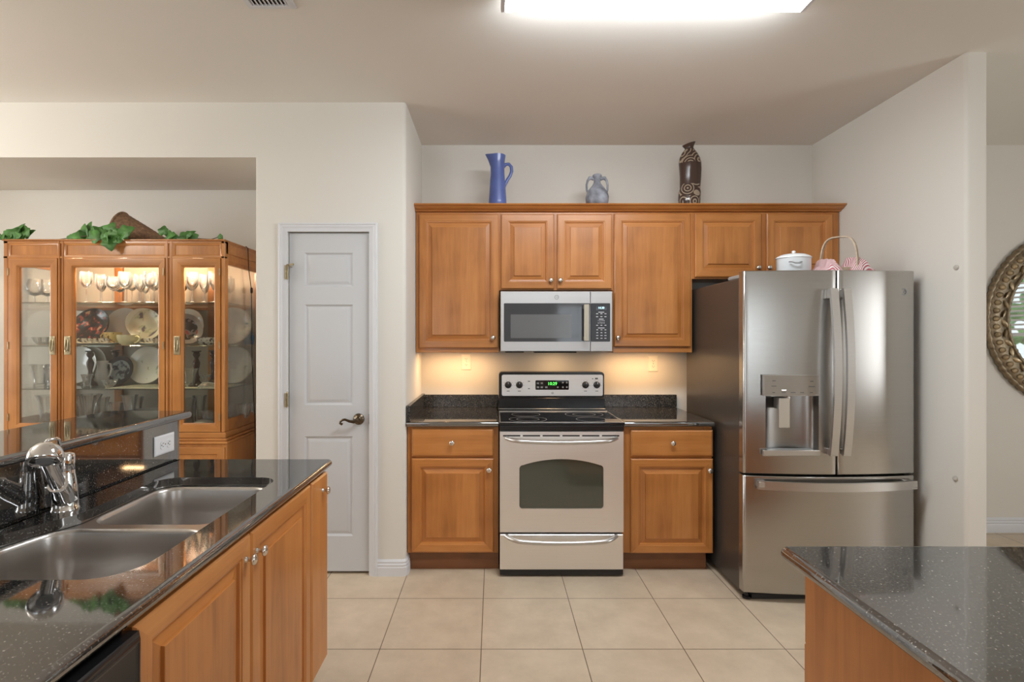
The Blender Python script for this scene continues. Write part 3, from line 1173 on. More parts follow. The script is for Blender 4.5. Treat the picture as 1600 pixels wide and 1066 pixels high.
# back guard, sloping a little
yg = 3.645
g0, g1 = pz(620.5, yg), pz(581.5, yg)
gx0, gx1 = px(779.6, yg), px(944, yg)
mb = MB()
mb.prism(rpoly([(gx0, g0, .004), (gx1, g0, .004), (gx1, g1, .022), (gx0, g1, .022)]), -(yg + .10), -yg)
for i, v in enumerate(mb.v):
    mb.v[i] = Vector((v.x, -v.z, v.y))
mb.build('back_guard', BLACK, t)
c0, c1 = pz(618.6, yg), pz(585.7, yg)
cx0, cx1 = px(784, yg), px(941.8, yg)
mb = MB()
mb.prism(rpoly([(cx0, c0, .012), (cx1, c0, .012), (cx1, c1, .012), (cx0, c1, .012)]), -yg, -yg + .003)
for i, v in enumerate(mb.v):
    mb.v[i] = Vector((v.x, -v.z, v.y))
pan = mb.build('control_panel', STEEL2, t)
yk = yg - .003
mb = MB(); mb.prism(rpoly([(px(836.6, yk), pz(609.2, yk), .006), (px(888.8, yk), pz(609.2, yk), .006), (px(888.8, yk), pz(594.4, yk), .006), (px(836.6, yk), pz(594.4, yk), .006)]), -yk, -yk + .0015)
for i, v in enumerate(mb.v):
    mb.v[i] = Vector((v.x, -v.z, v.y))
mb.build('display_panel', BLKGL, t)
GREEN = emit('clock_green', (.10, 1.0, .10), 2.2)
text('clock_digits', '10:29', .030, (px(863, yk), yk - .0018, pz(599.8, yk)), t, GREEN)
for i, xx in enumerate((840.5, 846.5, 853.5)):
    for yy in (599, 605.2):
        if i == 2 and yy < 600: continue
        X, Z = px(xx, yk), pz(yy, yk)
        mb = MB(); mb.box(X - .008, X + .008, yk - .0022, yk - .0014, Z - .006, Z + .006, c=.0003); mb.build('touch_key', GREYPL, t)
for i, xx in enumerate((871.5, 879.5, 885.5)):
    for yy in (598, 605.2):
        if i == 0 and yy < 600: continue
        X, Z = px(xx, yk), pz(yy, yk)
        mb = MB(); mb.box(X - .006, X + .006, yk - .0022, yk - .0014, Z - .0055, Z + .0055, c=.0003); mb.build('touch_key', GREYPL, t)
for kx in (794, 811.5, 914.8, 932.5):
    X, Z = px(kx, yk), pz(601.6, yk)
    m = MB()
    m.lathe([(.024, 0), (.024, .004), (.0215, .006), (.020, .020), (.017, .024), (0, .025)], 28, axis_to((X, yk, Z), (0, -1, 0)))
    k = m.build('knob', BLACK, t)
    m = MB(); m.box(X - .0045, X + .0045, yk - .030, yk - .022, Z - .020, Z + .021, c=.002)
    m.build('grip', BLACK, k)
    m = MB(); m.box(X - .0012, X + .0012, yk - .0308, yk - .0298, Z + .008, Z + .020)
    m.build('pointer', INKW, k)
mb = MB()
for kx in (794, 811.5, 914.8, 932.5):
    X, Z = px(kx, yk), pz(601.6, yk)
    for a in range(-140, 141, 40):
        aa = math.radians(90 - a)
        mb.box(X + .031 * math.cos(aa) - .0015, X + .031 * math.cos(aa) + .0015, yk - .0006, yk + .001, Z + .031 * math.sin(aa) - .0015, Z + .031 * math.sin(aa) + .0015)
    mb.box(X - .010, X + .010, yk - .0006, yk + .001, Z - .045, Z - .041)
for xx, yy, ww in ((826.5, 596, .007), (826.5, 607.5, .006), (926, 592, .004)):
    mb.box(px(xx, yk) - ww, px(xx, yk) + ww, yk - .0006, yk + .001, pz(yy, yk) - .003, pz(yy, yk) + .003)
mb.box(px(932, yk) - .010, px(932, yk) + .010, yk - .0006, yk + .001, pz(591.7, yk) - .005, pz(591.7, yk) + .005)
mb.build('panel_print', INKG, t)


def badge(parent, x, y, z, r, mat, matd):
    m = MB()
    m.lathe([(r * .76, 0), (r * .76, .0012), (r, .0012), (r, 0)][::-1], 28, axis_to((x, y, z), (0, -1, 0)))
    m.f = [f for f in m.f if len(f) == 4]
    b = m.build('badge', mat, parent)
    text('monogram', 'GE', r * 1.0, (x, y - .0004, z), b, matd)
    return b


badge(t, px(863.3, yk), yk, pz(614.4, yk), .0075, INKG, INKG)

# oven door
dz1, dz0 = pz(674.8, YR), pz(832, YR)
dx0, dx1 = px(781, YR), px(974.3, YR)
wx0, wx1, wz0 = px(811.5, YR), px(943, YR), pz(795, YR)
wz1, wzc = pz(727, YR), pz(717.6, YR)
hole = rpoly([(wx0, wz0, .016), (wx1, wz0, .016), (wx1, wz1, .02)], 5)
hole = hole[6:12] if False else None
cor = rpoly([(wx0, wz0, .018), (wx1, wz0, .018), (wx1, wz1, .022), (wx0, wz1, .022)], 5)
arc = []
for k in range(1, 16):
    s_ = k / 16
    xx = wx1 - .02 + (wx0 + .04 - wx1) * s_
    arc.append((xx, wz1 + (wzc - wz1) * (1 - (2 * s_ - 1) ** 2)))
n6 = 6
hole = cor[:3 * n6] + arc + cor[3 * n6:]
mb = MB()
outer = [(dx0, dz0), (dx1, dz0), (dx1, dz1), (dx0, dz1)]
mb.prism(outer, -(YR + .040), -YR, hole=hole)
for i, v in enumerate(mb.v):
    mb.v[i] = Vector((v.x, -v.z, v.y))
od = mb.build('oven_door', STEEL2, t)
mb = MB()
mb.box(wx0 - .01, wx1 + .01, YR + .006, YR + .012, wz0 - .01, wzc + .01)
mb.build('window', OVGL, od)
mb = MB()
for k in range(6):
    a = px(786 + k * 30.9, YR); b = px(813 + k * 30.9, YR)
    mb.box(a, b, YR - .0006, YR + .002, pz(682.2, YR), pz(680.0, YR))
mb.build('vent_slot', DARK, od)


def bar_handle(parent, xa, xb, za, zm, y, out, r, name='handle'):
    pts = []
    N = 28
    for k in range(N + 1):
        s_ = k / N
        e = min(1, min(s_, 1 - s_) / .13)
        e = math.sin(e * PI / 2)
        x = xa + (xb - xa) * s_
        z = za + (zm - za) * math.sin(PI * s_) ** .6
        pts.append((x, y + .004 - out * e, z))
    m = MB(); m.tube(pts, r, 12)
    return m.build(name, HANDST, parent, ang=60)


bar_handle(od, px(791, 3.05), px(965.5, 3.05), pz(687, 3.03), pz(691.5, 3.03), YR, .058, .0125)
# storage drawer
sz1, sz0 = pz(835.5, YR), pz(890.5, YR)
mb = MB(); mb.box(dx0 + .001, dx1 - .001, YR, YR + .04, sz0, sz1, c=.003)
sd = mb.build('storage_drawer', STEEL2, t)
bar_handle(sd, px(790.5, 3.05), px(965, 3.05), pz(842.5, 3.03), pz(849, 3.03), YR, .055, .0125)
mb = MB(); mb.box(dx0, dx1, YR + .010, YR + .045, .012, sz0 - .002, c=.002); mb.build('kick_strip', BLACK, t)

# ================================================================== MICROWAVE
YM = 3.41
t = thing('microwave', 'stainless over-the-range microwave hung under the short two-door wall cabinet', 'microwave', (px(870, YM), 3.6, pz(550, YM)))
mz0, mz1 = pz(549.5, YM), pz(455, YM)
mx0, mx1, mxs = px(782, YM), px(957.3, YM), px(923, YM)
mb = MB(); mb.box(mx0, mx1, YM + .028, YW - .003, mz0 + .002, mz1 - .001, c=.002); mb.build('body', BLACK, t)
mb = MB()
mb.rings(fronty(YM + .026), mx0, mxs - .0015, mz0, mz1, [(0, 0), (0, .022), (.004, .026), (.006, .026)])
md = mb.build('door', MWST, t)
mb = MB()
mb.rings(fronty(YM + .026), mxs + .0015, mx1, mz0, mz1, [(0, 0), (0, .022), (.004, .026), (.006, .026)])
mp_ = mb.build('control_frame', MWST, t)


def plate_xz(x0, x1, z0, z1, y, th, r):
    m = MB()
    m.prism(rpoly([(x0, z0, r), (x1, z0, r), (x1, z1, r), (x0, z1, r)]), -y, -y + th)
    for i, v in enumerate(m.v):
        m.v[i] = Vector((v.x, -v.z, v.y))
    return m


plate_xz(px(787.3, YM), mxs - .0016, pz(534, YM), pz(474, YM), YM, .0012, .006).build('window', MWGL, md)
plate_xz(px(797.8, YM), px(893, YM), pz(528.5, YM), pz(491.5, YM), YM - .0012, .0006, .004).build('screen', MWIN, md)
plate_xz(mxs + .0016, px(953.3, YM), pz(534, YM), pz(474, YM), YM, .0012, .006).build('control_panel', plain('keypad_black', (.035, .036, .042), .35), mp_)
mb = MB()
hx0, hx1 = px(912.8, YM - .05), px(920.8, YM - .05)
mb.box(hx0, hx1, YM - .052, YM - .036, pz(533, YM - .05), pz(475.5, YM - .05), c=.003)
mb.box(hx0 + .004, hx1 - .004, YM - .040, YM + .001, pz(483, YM), pz(478, YM), c=.002)
mb.box(hx0 + .004, hx1 - .004, YM - .040, YM + .001, pz(531, YM), pz(526, YM), c=.002)
mb.build('handle', plain('microwave_handle_steel', (.50, .46, .38), .5, .6), md)
badge(md, px(869.8, YM), YM, pz(464.5, YM), .015, GREYPL, GREYPL)
ym = YM - .0013
CYAN = emit('clock_cyan', (.55, .90, 1.0), 2.0)
plate_xz(px(931.2, ym), px(948, ym), pz(484.6, ym), pz(478, ym), ym, .0003, .001).build('display', BLKGL, mp_)
text('clock_digits', '10:30', .019, (px(939.3, ym), ym - .0006, pz(481.3, ym)), mp_, CYAN)
mb = MB()
for yy, xs_, ww in ((488, (939.5,), .019), (490.4, (933, 939.6, 946), .0065), (495, (933, 939.6, 946), .0065), (498.8, (939.5,), .015),
                    (508.4, (933, 939.6, 946), .006), (512.6, (939.5,), .021), (515.5, (933.2, 939.8, 946), .0055), (520, (933.2, 939.8, 946), .0055), (524.4, (933.2, 939.8, 946), .007), (528.7, (933.2, 939.8, 946), .0065)):
    for xx in xs_:
        X, Z = px(xx, ym), pz(yy, ym)
        mb.box(X - ww, X + ww, ym - .0004, ym + .0005, Z - .0022, Z + .0022)
mb.build('key_legend', INKW, mp_)
for row, yy in (('1 2 3 4 5', 501.3), ('6 7 8 9 0', 504.9)):
    text('key_digits', row, .0125, (px(939.5, ym), ym - .0004, pz(yy, ym)), mp_, INKW)
mb = MB(); mb.box(px(790, YM + .03), px(819, YM + .03), YM + .06, YM + .16, mz0 - .008, mz0 + .003); mb.build('vent_grille', DARK, t)
mb = MB(); mb.box(px(836, YM + .03), px(902, YM + .03), YM + .06, YM + .175, mz0 - .010, mz0 + .003); mb.build('grease_filter', DARK, t)
l = area('cooktop_lamp', (0.02, .02, -.010), (0, 0, 0), .08, .05, .45, WARM)
l.parent = t
mb = MB(); mb.box(px(870, YM) - .02, px(870, YM) + .06, 3.595, 3.645, mz0 - .004, mz0 + .003); mb.build('lamp_lens', emit('warm_lens', (1, .75, .45), 6), t)

# ================================================================== REFRIGERATOR
t = thing('refrigerator', 'stainless french-door refrigerator with water dispenser beside the right-hand wing wall', 'refrigerator', (1.797, 3.2, 0))
qx0, qx1, qxm = 1.338, 2.256, 1.8175
YFR = 2.795
QC, QH = (qx0 + qx1) / 2, (qx1 - qx0) / 2


def yf(x):
    return YFR - .036 * (1 - ((x - QC) / QH) ** 2)


mb = MB(); mb.box(qx0 + .007, qx1 - .006, 2.862, 3.64, .03, 1.742, c=.004); mb.build('case', SIDE_G, t)
mb = MB(); mb.box(qx0 + .02, qx1 - .02, 2.842, 2.863, .05, 1.735); mb.build('gasket', DARK, t)
mb = MB(); mb.box(qx0 + .06, qx1 - .04, 2.82, 3.60, .004, .034, c=.003); mb.build('base_grille', DARK, t)
for xx in (qx0 + .04, qx1 - .05):
    mb = MB(); mb.lathe([(.022, 0), (.022, .012), (.012, .016), (.012, .032)], 14, Matrix.Translation((xx, 2.845, 0))); mb.build('foot', BLACK, t)
for xx in (qx0 + .016, qx1 - .10):
    mb = MB(); mb.box(xx, xx + .085, 2.80, 3.02, 1.742, 1.766, c=.006); mb.build('hinge_cover', GREYPL, t)


def curved_door(x0, x1, z0, z1, ybk, rc=.012, xs_extra=()):
    """bowed front skin, sides and back; returns columns so that a recess can be left open"""
    xs = [x0, x0 + rc * .12, x0 + rc * .4, x0 + rc] + list(xs_extra)
    n = 22
    xs += [x0 + rc + (x1 - x0 - 2 * rc) * k / n for k in range(1, n)] + [x1 - rc, x1 - rc * .4, x1 - rc * .12, x1]
    xs = sorted(set(round(x, 5) for x in xs))
    ys = []
    for x in xs:
        d = min(x - x0, x1 - x)
        e = 0 if d >= rc else rc - math.sqrt(max(0, rc * rc - (rc - d) ** 2))
        ys.append(yf(x) + e)
    return xs, ys


def door_mesh(x0, x1, z0, z1, ybk, hole=None):
    xs, ys = curved_door(x0, x1, z0, z1, ybk, xs_extra=(hole[:2] if hole else ()))
    m = MB()
    rows = [z0 + .0, z0 + .004] + ([hole[2], hole[3]] if hole else []) + [z1 - .004, z1]
    dy = [.004] + [0] * (len(rows) - 2) + [.004]
    n = len(xs)
    vv = [(x, y + d, z) for z, d in zip(rows, dy) for x, y in zip(xs, ys)]
    ff = []
    for i in range(len(rows) - 1):
        for k in range(n - 1):
            if hole and abs(rows[i] - hole[2]) < 1e-6 and xs[k] >= round(hole[0], 5) - 1e-6 and xs[k + 1] <= round(hole[1], 5) + 1e-6:
                continue
            ff.append((i * n + k, i * n + k + 1, (i + 1) * n + k + 1, (i + 1) * n + k))
    m.add(vv, ff)
    # back, top, bottom, sides
    b = [(x0, ybk, z0), (x1, ybk, z0), (x1, ybk, z1), (x0, ybk, z1)]
    m.add(b, [(1, 0, 3, 2)])
    for z, up in ((z0, False), (z1, True)):
        vv = [(x, y + .004, z) for x, y in zip(xs, ys)] + [(x1, ybk, z), (x0, ybk, z)]
        m.add(vv, [tuple(range(n + 2)) if up else tuple(range(n + 2))[::-1]])
    for x, y, fl in ((x0, ys[0], True), (x1, ys[-1], False)):
        vv = [(x, ybk, z0), (x, y + .004, z0), (x, y, z0 + .004), (x, y, z1 - .004), (x, y + .004, z1), (x, ybk, z1)]
        m.add(vv, [tuple(range(6)) if fl else tuple(range(6))[::-1]])
    return m


Yx = 2.775
zt_, zm_ = pz(423, 2.785), pz(740.5, 2.785)
rec = (px(1197, Yx), px(1276.5, Yx), pz(704.5, Yx), pz(618, Yx))
m = door_mesh(qx0, qxm - .003, zm_, zt_, 2.845, rec)
ld = m.build('door', STEEL, t)
m = door_mesh(qxm + .003, qx1, zm_, zt_, 2.845)
rd = m.build('door', STEEL, t)
fz1, fz0 = pz(744, 2.785), pz(927.3, 2.785)
m = door_mesh(qx0, qx1, fz0, fz1, 2.845)
fd = m.build('freezer_drawer', STEEL, t)
# dispenser niche
a, b, z0, z1 = rec
N = 18
loop = []
for k in range(N + 1):
    th = PI * k / N
    loop.append(((a + b) / 2 - (b - a) / 2 * math.cos(th), yf((a + b) / 2) + .006 + .068 * math.sin(th) ** .7))
loop[0] = (a, yf(a)); loop[-1] = (b, yf(b))
m = MB()
n = len(loop)
m.add([(x, y, z0) for x, y in loop] + [(x, y, z1) for x, y in loop], [(i, i + 1, n + i + 1, n + i) for i in range(n - 1)] + [tuple(range(n))[::-1], tuple(range(n, 2 * n))])
for f in range(len(m.f)):
    m.f[f] = m.f[f][::-1] if f < n - 1 else m.f[f]
m.build('dispenser_niche', steel_mat('niche_steel', (.34, .325, .31), .32), ld, ang=50)
yb = yf(px(1236, Yx)) - .004
mm = plate_xz(px(1192, yb), px(1280.3, yb), pz(618.6, yb), pz(586, yb), yb + .008, .012, .002)
dp = mm.build('dispenser_panel', HANDST, ld)
mb = MB()
mb.rings(fronty(yb - .004), px(1192.6, yb), px(1279.8, yb), pz(617.8, yb), pz(587, yb), [(0, 0), (0, .0012), (.003, .0012), (.004, .0002), (.005, .0002)])
dpf = mb.build('control_face', steel_mat('dispenser_steel', (.50, .475, .45), .3), ld)
mb = MB()
for xx, yy, ww in ((1208.5, 595, .008), (1208.5, 603.3, .013), (1267.5, 596, .008), (1267.5, 604, .016), (1208, 613.5, .006), (1224, 613.5, .010), (1238.5, 613.5, .012), (1252.5, 613.5, .009), (1267, 613.5, .007)):
    X, Z = px(xx, yb), pz(yy, yb)
    mb.box(X - ww, X + ww, yb - .0062, yb - .0035, Z - .0022, Z + .0022)
mb.build('panel_print', INKG, ld)
mb = MB(); mb.box(px(1221, yb), px(1227.5, yb), yb - .0062, yb - .0035, pz(610.2, yb), pz(609, yb)); mb.build('indicator_light', emit('white_led', (1, 1, 1), 1.5), ld)
mb = MB(); mb.box(px(1191.5, yb), px(1280.5, yb), yb - .010, yf(1.75) + .012, pz(712.5, yb), pz(703.3, yb), c=.003); mb.build('drip_sill', HANDST, ld)
mb = MB(); mb.box(a + .010, b - .010, yf(1.75) + .004, yf(1.75) + .062, z0 + .0005, z0 + .004); mb.build('drip_grille', GREYPL, ld)
mb = MB(); mb.box(px(1217.5, yb), px(1234.5, yb), yf(1.75) + .002, yf(1.75) + .012, pz(669, yb), pz(622.5, yb), c=.003); mb.build('paddle', plain('paddle_champagne', (.56, .52, .46), .35, .6), ld)
mb = MB(); mb.box(px(1217.5, yb) + .006, px(1234.5, yb) - .006, yf(1.75) + .010, yf(1.75) + .072, pz(640, yb), pz(622.5, yb)); mb.build('paddle_arm', GREYPL, ld)
mb = MB(); mb.lathe([(.008, 0), (.008, .02), (.012, .024)], 14, Matrix.Translation((px(1235, yb), yf(1.75) + .02, pz(626, yb)))); mb.build('water_spout', NICKEL, ld)


def bow_handle_v(parent, xa, xb, z0, z1):
    m = MB()
    N = 26
    y0 = yf((xa + xb) / 2)
    vv, ff = [], []
    for k in range(N + 1):
        s_ = k / N
        z = z0 + (z1 - z0) * s_
        o = .038 + .034 * (1 - (2 * s_ - 1) ** 2)
        for x, y in ((xa, y0 - o), (xb, y0 - o), (xb, y0 - o + .016), (xa, y0 - o + .016)):
            vv.append((x, y, z))
    for k in range(N):
        for q in range(4):
            q2 = (q + 1) % 4
            ff.append((k * 4 + q, k * 4 + q2, k * 4 + 4 + q2, k * 4 + 4 + q))
    ff += [(3, 2, 1, 0), (N * 4, N * 4 + 1, N * 4 + 2, N * 4 + 3)]
    m.add(vv, ff)
    for za, zb in ((z0, z0 + .035), (z1 - .055, z1)):
        m.box(xa + .003, xb - .003, y0 - .040, y0 + .002, za + .002, zb - .002, c=.004)
    # inner rib that closes the grip
    vv, ff = [], []
    for k in range(N + 1):
        s_ = k / N
        z = z0 + .02 + (z1 - z0 - .04) * s_
        o = .034 + .034 * (1 - (2 * s_ - 1) ** 2) - .012
        for x, y in ((xa + .006, y0 - o - .004), (xb - .006, y0 - o - .004), (xb - .006, y0 - o + .004), (xa + .006, y0 - o + .004)):
            vv.append((x, y, z))
    for k in range(N):
        for q in range(4):
            q2 = (q + 1) % 4
            ff.append((k * 4 + q, k * 4 + q2, k * 4 + 4 + q2, k * 4 + 4 + q))
    m.add(vv, ff)
    return m.build('handle', HANDST, parent, ang=30)


hz1, hz0 = pz(450.5, 2.72), pz(713, 2.72)
bow_handle_v(ld, 1.758, 1.797, hz0, hz1)
bow_handle_v(rd, 1.826, 1.865, hz0, hz1)
m = MB()
N = 30
vv, ff = [], []
hzc = pz(763.5, 2.70)
ha, hb = qx0 + .060, qx1 - .010
for k in range(N + 1):
    s_ = k / N
    x = ha + (hb - ha) * s_
    e = min(1, min(s_, 1 - s_) / .03)
    y = yf(x) - .030 - .022 * (1 - (2 * s_ - 1) ** 2)
    for yy, zz in ((y, hzc - .022), (y, hzc + .022), (y + .016, hzc + .022), (y + .016, hzc - .022)):
        vv.append((x, yy, zz))
for k in range(N):
    for q in range(4):
        q2 = (q + 1) % 4
        ff.append((k * 4 + q2, k * 4 + q, k * 4 + 4 + q, k * 4 + 4 + q2))
ff += [(0, 1, 2, 3), (N * 4 + 3, N * 4 + 2, N * 4 + 1, N * 4)]
m.add(vv, ff)
for xx in (ha, hb - .05):
    m.box(xx + .002, xx + .048, yf(xx + .025) - .034, yf(xx + .025) + .004, hzc - .014, hzc + .020, c=.005)
m.build('handle', HANDST, fd, ang=30)
badge(rd, px(1413, 2.78), yf(px(1413, 2.78)) - .0002, pz(456, 2.78), .019, GREYPL, GREYPL)

# ================================================================== PENINSULA WITH THE SINK
PX, SX = -.669, -1.312               # outer edge of the counter, face of the granite splash
Y0, Y1 = -.35, 2.176
# cut-out for the two bowls: the near bowl reaches further back, the counter bulges at the tap
cut = rpoly([(-.772, 1.088, .10), (-.772, 1.883, .07), (-1.192, 1.883, .07), (-1.185, 1.50, .05), (-1.225, 1.415, .05), (-1.262, 1.33, .10), (-1.262, 1.088, .10)], 7)
t = thing('countertop', 'black granite sink counter with a cut-out for two bowls, in the left foreground', 'countertop', (-1.0, 1.2, ZK), 'black granite countertops')
mb = MB()
slab(mb, rpoly([(SX + .001, Y0), (PX, Y0, .01), (PX, Y1, .022), (SX + .001, Y1, .004)]), .884, ZK, .0145, hole=cut)
mb.build('worktop', GRAN, t, ang=40)
# raised bar: half wall, splash and bar top
mb = MB(); mb.box(-1.46, SX - .021, Y0, Y1 - .004, 0, 1.073)
mb.build('wall_bar', WALL, kind='structure')
t = thing('backsplash', 'tall black granite splash rising behind the sink to the raised bar', 'backsplash', (SX, 1.2, ZK))
mb = MB(); mb.box(SX - .020, SX, Y0, Y1, .880, 1.0745, c=.0015)
mb.build('splash_panel', GRAN, t)
t = thing('bar_top', 'raised black granite bar top in front of the china cabinet', 'bar top', (-1.47, 1.2, 1.105))
mb = MB()
slab(mb, rpoly([(-1.67, Y0), (SX + .026, Y0, .01), (SX + .026, 2.243, .03), (-1.655, 2.243, .05), (-1.668, 1.9, 0)]), 1.0755, 1.1055, .0145)
mb.build('worktop', GRAN, t)
outlet('white wall outlet set sideways in the black granite splash of the bar', (SX + .0005, (2.008 + 2.139) / 2, .995), rz=PI / 2, horiz=True, mat=PLATEB, hw=.038, hh=.062)

# sink
ZR = .8825
t = thing('sink', 'stainless undermount double-bowl kitchen sink', 'sink', (-1.0, 1.48, ZR))
bowlA = rpoly([(-.785, 1.10, .09), (-.785, 1.462, .075), (-1.215, 1.462, .075), (-1.250, 1.32, .09), (-1.250, 1.10, .09)], 7)
bowlB = rpoly([(-.785, 1.494, .075), (-.785, 1.870, .075), (-1.180, 1.870, .075), (-1.176, 1.494, .075)], 7)
mb = MB()
outer = rpoly([(-.735, 1.05, .05), (-.735, 1.92, .05), (-1.285, 1.92, .05), (-1.300, 1.05, .05)], 4)
loops = [outer, bowlA, bowlB]
flat = [p for l in loops for p in l]
ff = []
for tri in tessellate_polygon([[Vector((p[0], p[1], 0)) for p in l] for l in loops]):
    a, b, c = (Vector(flat[i]) for i in tri)
    tri = tuple(tri)
    ff.append(tri if (b - a).cross(c - a) > 0 else tri[::-1])
mb.add([(p[0], p[1], ZR) for p in flat], ff)
mb.build('rim', SINKST, t)
for nm, bw in (('near', bowlA), ('far', bowlB)):
    mb = MB()
    n = len(bw)
    st = [(0, ZR), (.003, ZR - .0015), (.006, ZR - .005), (.008, ZR - .012), (.013, ZR - .09), (.018, ZR - .155), (.026, ZR - .175), (.042, ZR - .187), (.07, ZR - .190)]
    vv, ff = [], []
    cxm = sum(p[0] for p in bw) / n; cym = sum(p[1] for p in bw) / n
    for d, z in st:
        vv += [(p[0], p[1], z) for p in inset(bw, d)]
    for i in range(len(st) - 1):
        ff += [(i * n + k, (i + 1) * n + k, (i + 1) * n + (k + 1) % n, i * n + (k + 1) % n) for k in range(n)]
    ff = [f[::-1] for f in ff]
    ff.append(tuple((len(st) - 1) * n + k for k in range(n)))
    # faces look into the bowl
    ff = [f[::-1] if i < len(ff) - 1 else f for i, f in enumerate(ff)]
    mb.add(vv, ff)
    bo = mb.build('bowl', SINKST, t, ang=50)
    mb = MB()
    mb.lathe([(.052, 0), (.05, .003), (.042, .003), (.036, -.004), (.012, -.006), (.010, .004), (0, .005)], 28, Matrix.Translation((cxm - .02, cym, ZR - .1885)))
    mb.build('drain', CHROME, bo)

# faucet: round body, pull-out spout leaning towards the near bowl, loop lever
t = thing('faucet', 'chrome pull-out kitchen faucet with loop lever behind the sink', 'faucet', (-1.262, 1.535, ZK))
bx, by = -1.262, 1.535
mb = MB()
mb.lathe([(.036, 0), (.036, .004), (.0335, .008), (.0325, .03), (.030, .070), (.0262, .095), (.0245, .105), (.024, .116)], 32, Matrix.Translation((bx, by, ZK)))
mb.build('body', CHROME, t, ang=60)
mb = MB()
mb.lathe([(.0232, .117), (.024, .119), (.024, .158), (.022, .164), (.012, .167), (0, .168)], 32, Matrix.Translation((bx, by, ZK)))
cap = mb.build('lever_cap', CHROME, t, ang=60)
hd = Vector((px(71, 1.37), 1.37, pz(716, 1.37)))
b0 = Vector((bx + .008, by - .012, ZK + .035))
dv = (hd - b0).normalized()
mb = MB()
mb.lathe([(.026, 0), (.0255, .05), (.0225, .075), (.0225, .080)], 28, axis_to(b0, dv))
mb.build('spout_socket', CHROME, t, ang=60)
ln = (hd - b0).length
mb = MB()
mb.lathe([(.0185, .079), (.0185, ln - .012)], 28, axis_to(b0, dv))
mb.lathe([(.0235, .076), (.0245, .080), (.0235, .085), (.0185, .086)], 28, axis_to(b0, dv))
sp = mb.build('spray_wand', CHROME, t, ang=60)
# bulbous head, its mouth looking down at the bowl
md_ = Vector((.30, -.50, -.84)).normalized()
mb = MB()
mb.lathe([(0, -.034), (.014, -.0325), (.026, -.027), (.035, -.016), (.0388, -.002), (.0388, .011), (.036, .018), (.032, .020), (.031, .016), (.020, .014), (0, .014)], 32, axis_to(hd + Vector((0, 0, .006)), md_))
sh = mb.build('spray_head', CHROME, t, ang=60)
mb = MB()
mb.lathe([(.019, .012), (.018, .018), (0, .019)], 20, axis_to(hd + Vector((0, 0, .006)), md_))
mb.build('nozzle', GREYPL, sp)
# loop lever
tp = Vector((bx + .0, by - .012, ZK + .160))
Yt = 1.47
e1 = Vector((px(91.5, Yt), Yt, pz(685, Yt)))
e2 = Vector((px(73, Yt - .03), Yt - .03, pz(688, Yt - .03)))
e3 = Vector((px(71, Yt - .03), Yt - .03, pz(694, Yt - .03)))
mb = MB(); mb.tube([tp, tp.lerp(e1, .5), e1 + (tp - e1) * .06, e1 + (e2 - e1) * .12, e2 + (e1 - e2) * .1, e2 + (e3 - e2) * .3, e3], .0042, 10)
mb.build('lever', CHROME, cap, ang=60)

# cabinets under the counter, doors facing the aisle (+X)
FX = -.705
FD = FX + .021


def aisle_cabinet(label, y0, y1, doors, endpanel=False):
    t = thing('sink_cabinet', label, 'cabinet', (-1.0, (y0 + y1) / 2, 0), 'maple cabinets under the sink counter')
    zb, zt_ = .105, .8835
    m = MB()
    m.box(-1.31, FX - .002, y0, y0 + .014, zb, zt_)
    m.box(-1.31, FX - .002, y1 - .014, y1, zb, zt_)
    m.box(-1.31, FX - .002, y0 + .014, y1 - .014, zb, zb + .014)
    m.build('carcass', W_V, t)
    m = MB()
    m.box(FX - .018, FX + .001, y0, y0 + .02, zb, zt_, c=.001)
    m.box(FX - .018, FX + .001, y1 - .02, y1, zb, zt_, c=.001)
    m.box(FX - .018, FX + .0005, y0 + .02, y1 - .02, zt_ - .02, zt_, c=.001)
    m.box(FX - .018, FX + .0005, y0 + .02, y1 - .02, zb, zb + .02, c=.001)
    m.build('face_frame', W_V, t)
    m = MB(); m.box(-.80, -.785, y0, y1, 0, zb); m.build('toe_kick', W_HY, t)
    for a, b, ky, kz, narrow in doors:
        if narrow:
            m = MB(); m.rings(frontx(FX + .001), a, b, zb + .006, .8675, [(0, 0), (0, .014), (.007, .020), (.009, .020)], mv=0, mh=0, mc=0)
            d = m.build('door', [W_V, W_HY], t, ang=12)
            knob(d, (FD, ky, kz), (1, 0, 0))
        else:
            cab_door(t, frontx(FX + .001), a, b, zb + .006, .8675, (FD, ky, kz), (1, 0, 0), mh=W_HY, fw=.055)
    return t


aisle_cabinet('maple sink cabinet with two raised-panel doors under the sink counter', .988, 1.958, [(.994, 1.470, 1.440, .806, 0), (1.476, 1.952, 1.506, .804, 0)])
aisle_cabinet('narrow maple pull-out cabinet at the far end of the sink counter', 1.960, 2.150, [(1.966, 2.149, 2.085, .808, 1)])
# dishwasher
t = thing('dishwasher', 'black dishwasher under the sink counter at the left foreground edge', 'dishwasher', (-1.0, .68, 0))
mb = MB(); mb.box(-1.30, FX, .384, .984, .10, .868, c=.003); mb.build('tub', DARK, t)
mb = MB(); mb.rings(frontx(FX + .001), .386, .982, .12, .715, [(0, 0), (0, .036), (.006, .042), (.008, .042)]); mb.build('door', BLACK, t)
mb = MB(); mb.rings(frontx(FX + .001), .386, .982, .722, .868, [(0, 0), (0, .036), (.010, .046), (.014, .047), (.022, .043)])
cp = mb.build('control_panel', BLACK, t)
mb = MB(); mb.box(FX + .04, FX + .062, .46, .90, .735, .760, c=.006); mb.build('handle', BLACK, cp)
mb = MB(); mb.box(-.80, -.785, .384, .984, 0, .10); mb.build('kick_strip', BLACK, t)
aisle_cabinet('maple cabinet under the sink counter on the near side of the dishwasher', -.34, .380, [(-.33, .37, .30, .806, 0)])

